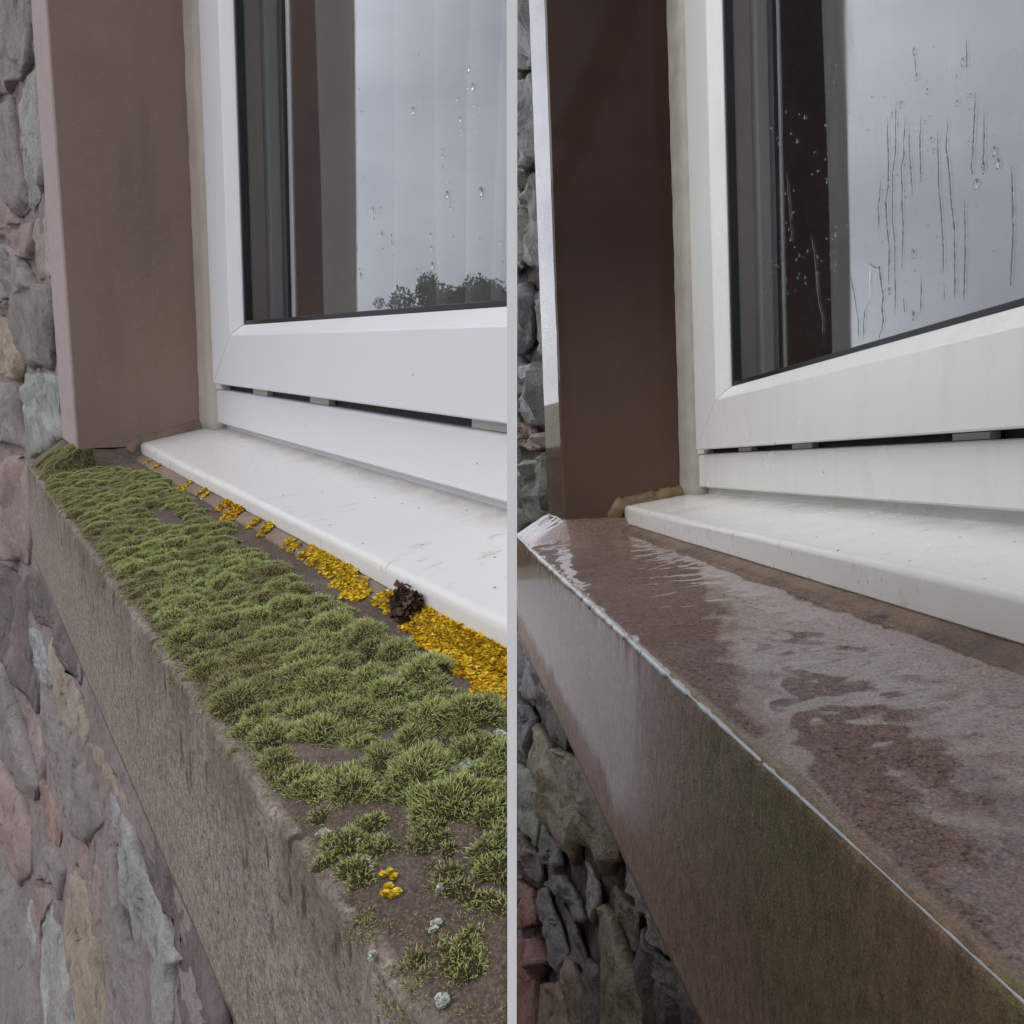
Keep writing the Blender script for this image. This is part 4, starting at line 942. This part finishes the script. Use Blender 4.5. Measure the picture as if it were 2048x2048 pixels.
# ------------------------------------------------------------------ raindrops on the panes
def drop_mesh():
    bm = bmesh.new(); bmesh.ops.create_icosphere(bm, subdivisions=2, radius=1)
    for v in bm.verts: v.co.y = v.co.y*.42 if v.co.y < 0 else v.co.y*.10
    for v in bm.verts: v.co.x *= 1-.18*max(0, v.co.z)
    me = bpy.data.meshes.new('water_drop'); bm.to_mesh(me); bm.free(); me.materials.append(M['water'])
    for p in me.polygons: p.use_smooth = True
    return me
DROP = drop_mesh()
def drops(b, pane, lst, sx, ox, oy):
    for q in lst:
        u, v = ox+q[0]/sx, oy+q[1]/sx; ln = (q[2] if len(q) > 2 else 16)/sx; fat = q[3] if len(q) > 3 else .36
        p = b.on(u, v, 1, b.D+GD); dep = (b.Rm @ (p-b.cl)).z; h = ln/F*dep*.5
        ax = abs(b.Rm.col[0].x*dep-0)*0+1
        if p.x < b.Xg+.012 or p.z < b.Zg+.006: continue
        o = bpy.data.objects.new('water_drop', DROP); link(o, pane)
        o.location = (p.x*b.k, (b.D+GD)*b.k-.00005, p.z*b.k); wdt = h*fat*(2.0 if ln < 8 else 1.5)
        o.scale = (wdt*b.k, wdt*.75*b.k, h*b.k)
        o.rotation_euler = (0, random.uniform(-.12, .12), 0)
DL = [(780, 425, 20), (797, 580, 16), (1165, 580, 66), (1240, 485, 14), (1205, 175, 18), (1555, 210, 18), (1565, 280, 50), (1590, 410, 56, .5), (1557, 415, 22), (1485, 497, 26), (1603, 543, 24), (1613, 607, 20), (1505, 640, 46),
      (1512, 718, 22), (1518, 790, 14), (1524, 850, 18), (1625, 705, 16), (1635, 745, 18), (1373, 860, 26), (1378, 905, 32), (1382, 985, 18), (1415, 1085, 30), (1397, 1105, 14), (1410, 1180, 60, .45), (1428, 1235, 20), (1434, 1278, 28),
      (1650, 1160, 72, .5), (815, 1055, 18), (893, 1108, 12), (880, 1290, 46), (888, 1350, 22), (933, 1270, 20), (931, 1308, 14), (942, 1465, 50), (948, 1565, 18), (910, 1465, 14), (1010, 1475, 34), (1015, 1525, 28), (1023, 1617, 14),
      (1287, 1380, 12), (1292, 1470, 40), (1295, 1560, 42), (1303, 1685, 58), (1452, 1480, 18), (1642, 1490, 22), (1797, 1525, 24), (1810, 1660, 20), (767, 1565, 14), (786, 1710, 18), (793, 1755, 46), (1190, 1712, 18), (1198, 1800, 46), (815, 2140, 14),
      (725, 715, 12), (738, 745, 12), (680, 1265, 12), (740, 1270, 14), (745, 1320, 12), (760, 800, 12)]
drops(L, PANE_L, DL, 3.578, 500, 60)
DR = [(1125, 160, 62), (1143, 345, 60), (1223, 450, 52), (1222, 380, 18), (1480, 235, 72), (1440, 340, 36), (1030, 545, 56), (965, 620, 46), (1008, 690, 28), (1240, 632, 24), (1208, 675, 36), (1123, 738, 14), (1153, 742, 12), (1250, 805, 48, .5),
      (1268, 885, 46, .4), (1228, 882, 16), (1058, 1000, 44), (1003, 1060, 24), (1243, 1030, 16), (900, 1185, 40), (1058, 1180, 24), (1065, 1225, 26), (1440, 535, 54), (1510, 475, 26), (1540, 480, 36, .5), (1530, 585, 26), (1525, 825, 38, .45), (1605, 848, 16),
      (1710, 890, 80, .4), (1735, 980, 84, .45), (1632, 1010, 92, .3), (1578, 1130, 80, .5), (785, 730, 18), (817, 487, 16), (908, 492, 16), (605, 490, 12), (662, 600, 14), (665, 1508, 14), (893, 1550, 16), (1120, 1640, 74), (1130, 1765, 18), (945, 1910, 60),
      (1230, 1435, 24), (1130, 1345, 16), (1295, 1515, 16), (1580, 1290, 16), (1625, 1415, 14), (1710, 1630, 26), (1805, 1520, 14), (1800, 850, 14), (1735, 700, 14), (1615, 690, 14), (1120, 2090, 76, .3), (945, 1100, 14), (1180, 1050, 14), (1545, 1540, 14)]
for _ in range(70): DR.append((random.uniform(20, 560), random.triangular(300, 2000, 1750), random.choice((14, 18, 24, 30, 38))))
for _ in range(60): DR.append((random.uniform(480, 570), random.uniform(80, 2100), random.choice((10, 14, 18))))
for _ in range(70): DR.append((random.uniform(600, 1880), random.uniform(80, 2050), random.choice((8, 10, 12, 14))))
drops(Rt, PANE_R, DR, 3.659, 1520, 60)
ST = [[(935, 640), (932, 720), (940, 1000), (935, 1150), (918, 1270), (930, 1450), (945, 1600), (940, 1880)], [(995, 500), (990, 900), (970, 1050), (968, 1400), (985, 1540), (985, 1750), (990, 1930), (985, 2100)],
      [(1065, 640), (1050, 820), (1053, 920), (1030, 1000), (1040, 1150), (1037, 1280), (1047, 1450), (1035, 1780)], [(1090, 670), (1092, 920), (1112, 1150), (1112, 1250)], [(1180, 620), (1168, 790), (1172, 950), (1178, 1140)],
      [(1300, 740), (1305, 1140), (1325, 1350), (1340, 1600), (1340, 1800)], [(1375, 680), (1358, 850), (1385, 1050), (1395, 1250), (1420, 1450), (1425, 1900), (1422, 2000)], [(910, 1050), (882, 1110), (875, 1220), (862, 1300), (870, 1420), (855, 1500)],
      [(1575, 450), (1560, 800), (1545, 1000), (1560, 1085)], [(1640, 600), (1635, 900), (1625, 1060)], [(803, 1990), (803, 1710), (848, 1745), (870, 1730), (885, 1850), (902, 1960), (890, 2030), (900, 2110), (893, 2190), (872, 2240), (878, 2300)],
      [(805, 1980), (770, 2040), (758, 2140), (760, 2290)], [(720, 2290), (722, 2150), (690, 1950), (655, 1750)], [(370, 1500), (400, 1650), (420, 1900), (430, 1990), (460, 2120), (455, 2270)], [(190, 1000), (215, 1300), (240, 1600)], [(1495, 1250), (1500, 1600), (1490, 2000)],
      [(1510, 70), (1512, 300)], [(1180, 1780), (1175, 2090)], [(1130, 120), (1138, 330)], [(1840, 1000), (1850, 1500), (1830, 1900)], [(1345, 1850), (1350, 2000)], [(1050, 1960), (1058, 2090)]]
for pl in ST:
    bm = bmesh.new(); pts = []
    for a, c in zip(pl, pl[1:]):
        n = max(2, int(math.hypot(c[0]-a[0], c[1]-a[1])/22))
        for i in range(n): pts.append((a[0]+(c[0]-a[0])*i/n+random.uniform(-1.6, 1.6), a[1]+(c[1]-a[1])*i/n))
    rings = []
    for i, (a, c) in enumerate(pts):
        p = Rt.on(1520+a/3.659, 60+c/3.659, 1, Rt.D+GD)
        if p.z < Rt.Zg+.005: continue
        r = min(1, .25+i/8, .25+(len(pts)-1-i)/3)*(.00055+.0005*max(-.5, nz3(a*.01, c*.01, 3, 3)))*(1.2 if pl is ST[10] or pl is ST[0] else 1)
        rings.append([bm.verts.new((p.x+r*x_, Rt.D+GD+r*y_, p.z)) for x_, y_ in ((-1.2, .05), (-.7, -.11), (0, -.15), (.7, -.11), (1.2, .05))])
    if len(rings) < 2: bm.free(); continue
    for A, B in zip(rings, rings[1:]):
        for i in range(4): bm.faces.new((A[i], A[i+1], B[i+1], B[i]))
        bm.faces.new((A[4], A[0], B[0], B[4]))
    bm.faces.new(rings[0]); bm.faces.new(list(reversed(rings[-1]))); bmesh.ops.recalc_face_normals(bm, faces=bm.faces[:])
    finish('water_run', bm, M['water'], Rt, PANE_R, True)

# ------------------------------------------------------------------ sky highlight on the wet sill's edge, put in as a pale strip
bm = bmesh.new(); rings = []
m_highlight = m_plain('painted_highlight', (.60, .60, .60), .22, .6, (.3, .001), .12, 220)
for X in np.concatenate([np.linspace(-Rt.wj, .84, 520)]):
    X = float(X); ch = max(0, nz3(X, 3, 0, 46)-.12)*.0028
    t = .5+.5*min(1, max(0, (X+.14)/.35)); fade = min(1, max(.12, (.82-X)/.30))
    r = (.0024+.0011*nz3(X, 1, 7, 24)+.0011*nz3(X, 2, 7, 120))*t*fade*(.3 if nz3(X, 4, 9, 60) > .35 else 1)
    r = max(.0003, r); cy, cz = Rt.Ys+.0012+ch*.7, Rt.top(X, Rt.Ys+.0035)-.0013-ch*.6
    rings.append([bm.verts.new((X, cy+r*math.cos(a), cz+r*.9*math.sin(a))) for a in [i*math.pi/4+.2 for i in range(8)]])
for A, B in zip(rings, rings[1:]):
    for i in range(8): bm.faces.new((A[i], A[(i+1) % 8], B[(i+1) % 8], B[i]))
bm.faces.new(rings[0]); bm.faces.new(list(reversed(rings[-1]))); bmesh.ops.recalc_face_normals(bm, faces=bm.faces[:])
finish('painted_edge_highlight', bm, m_highlight, Rt, SILL_R, True)
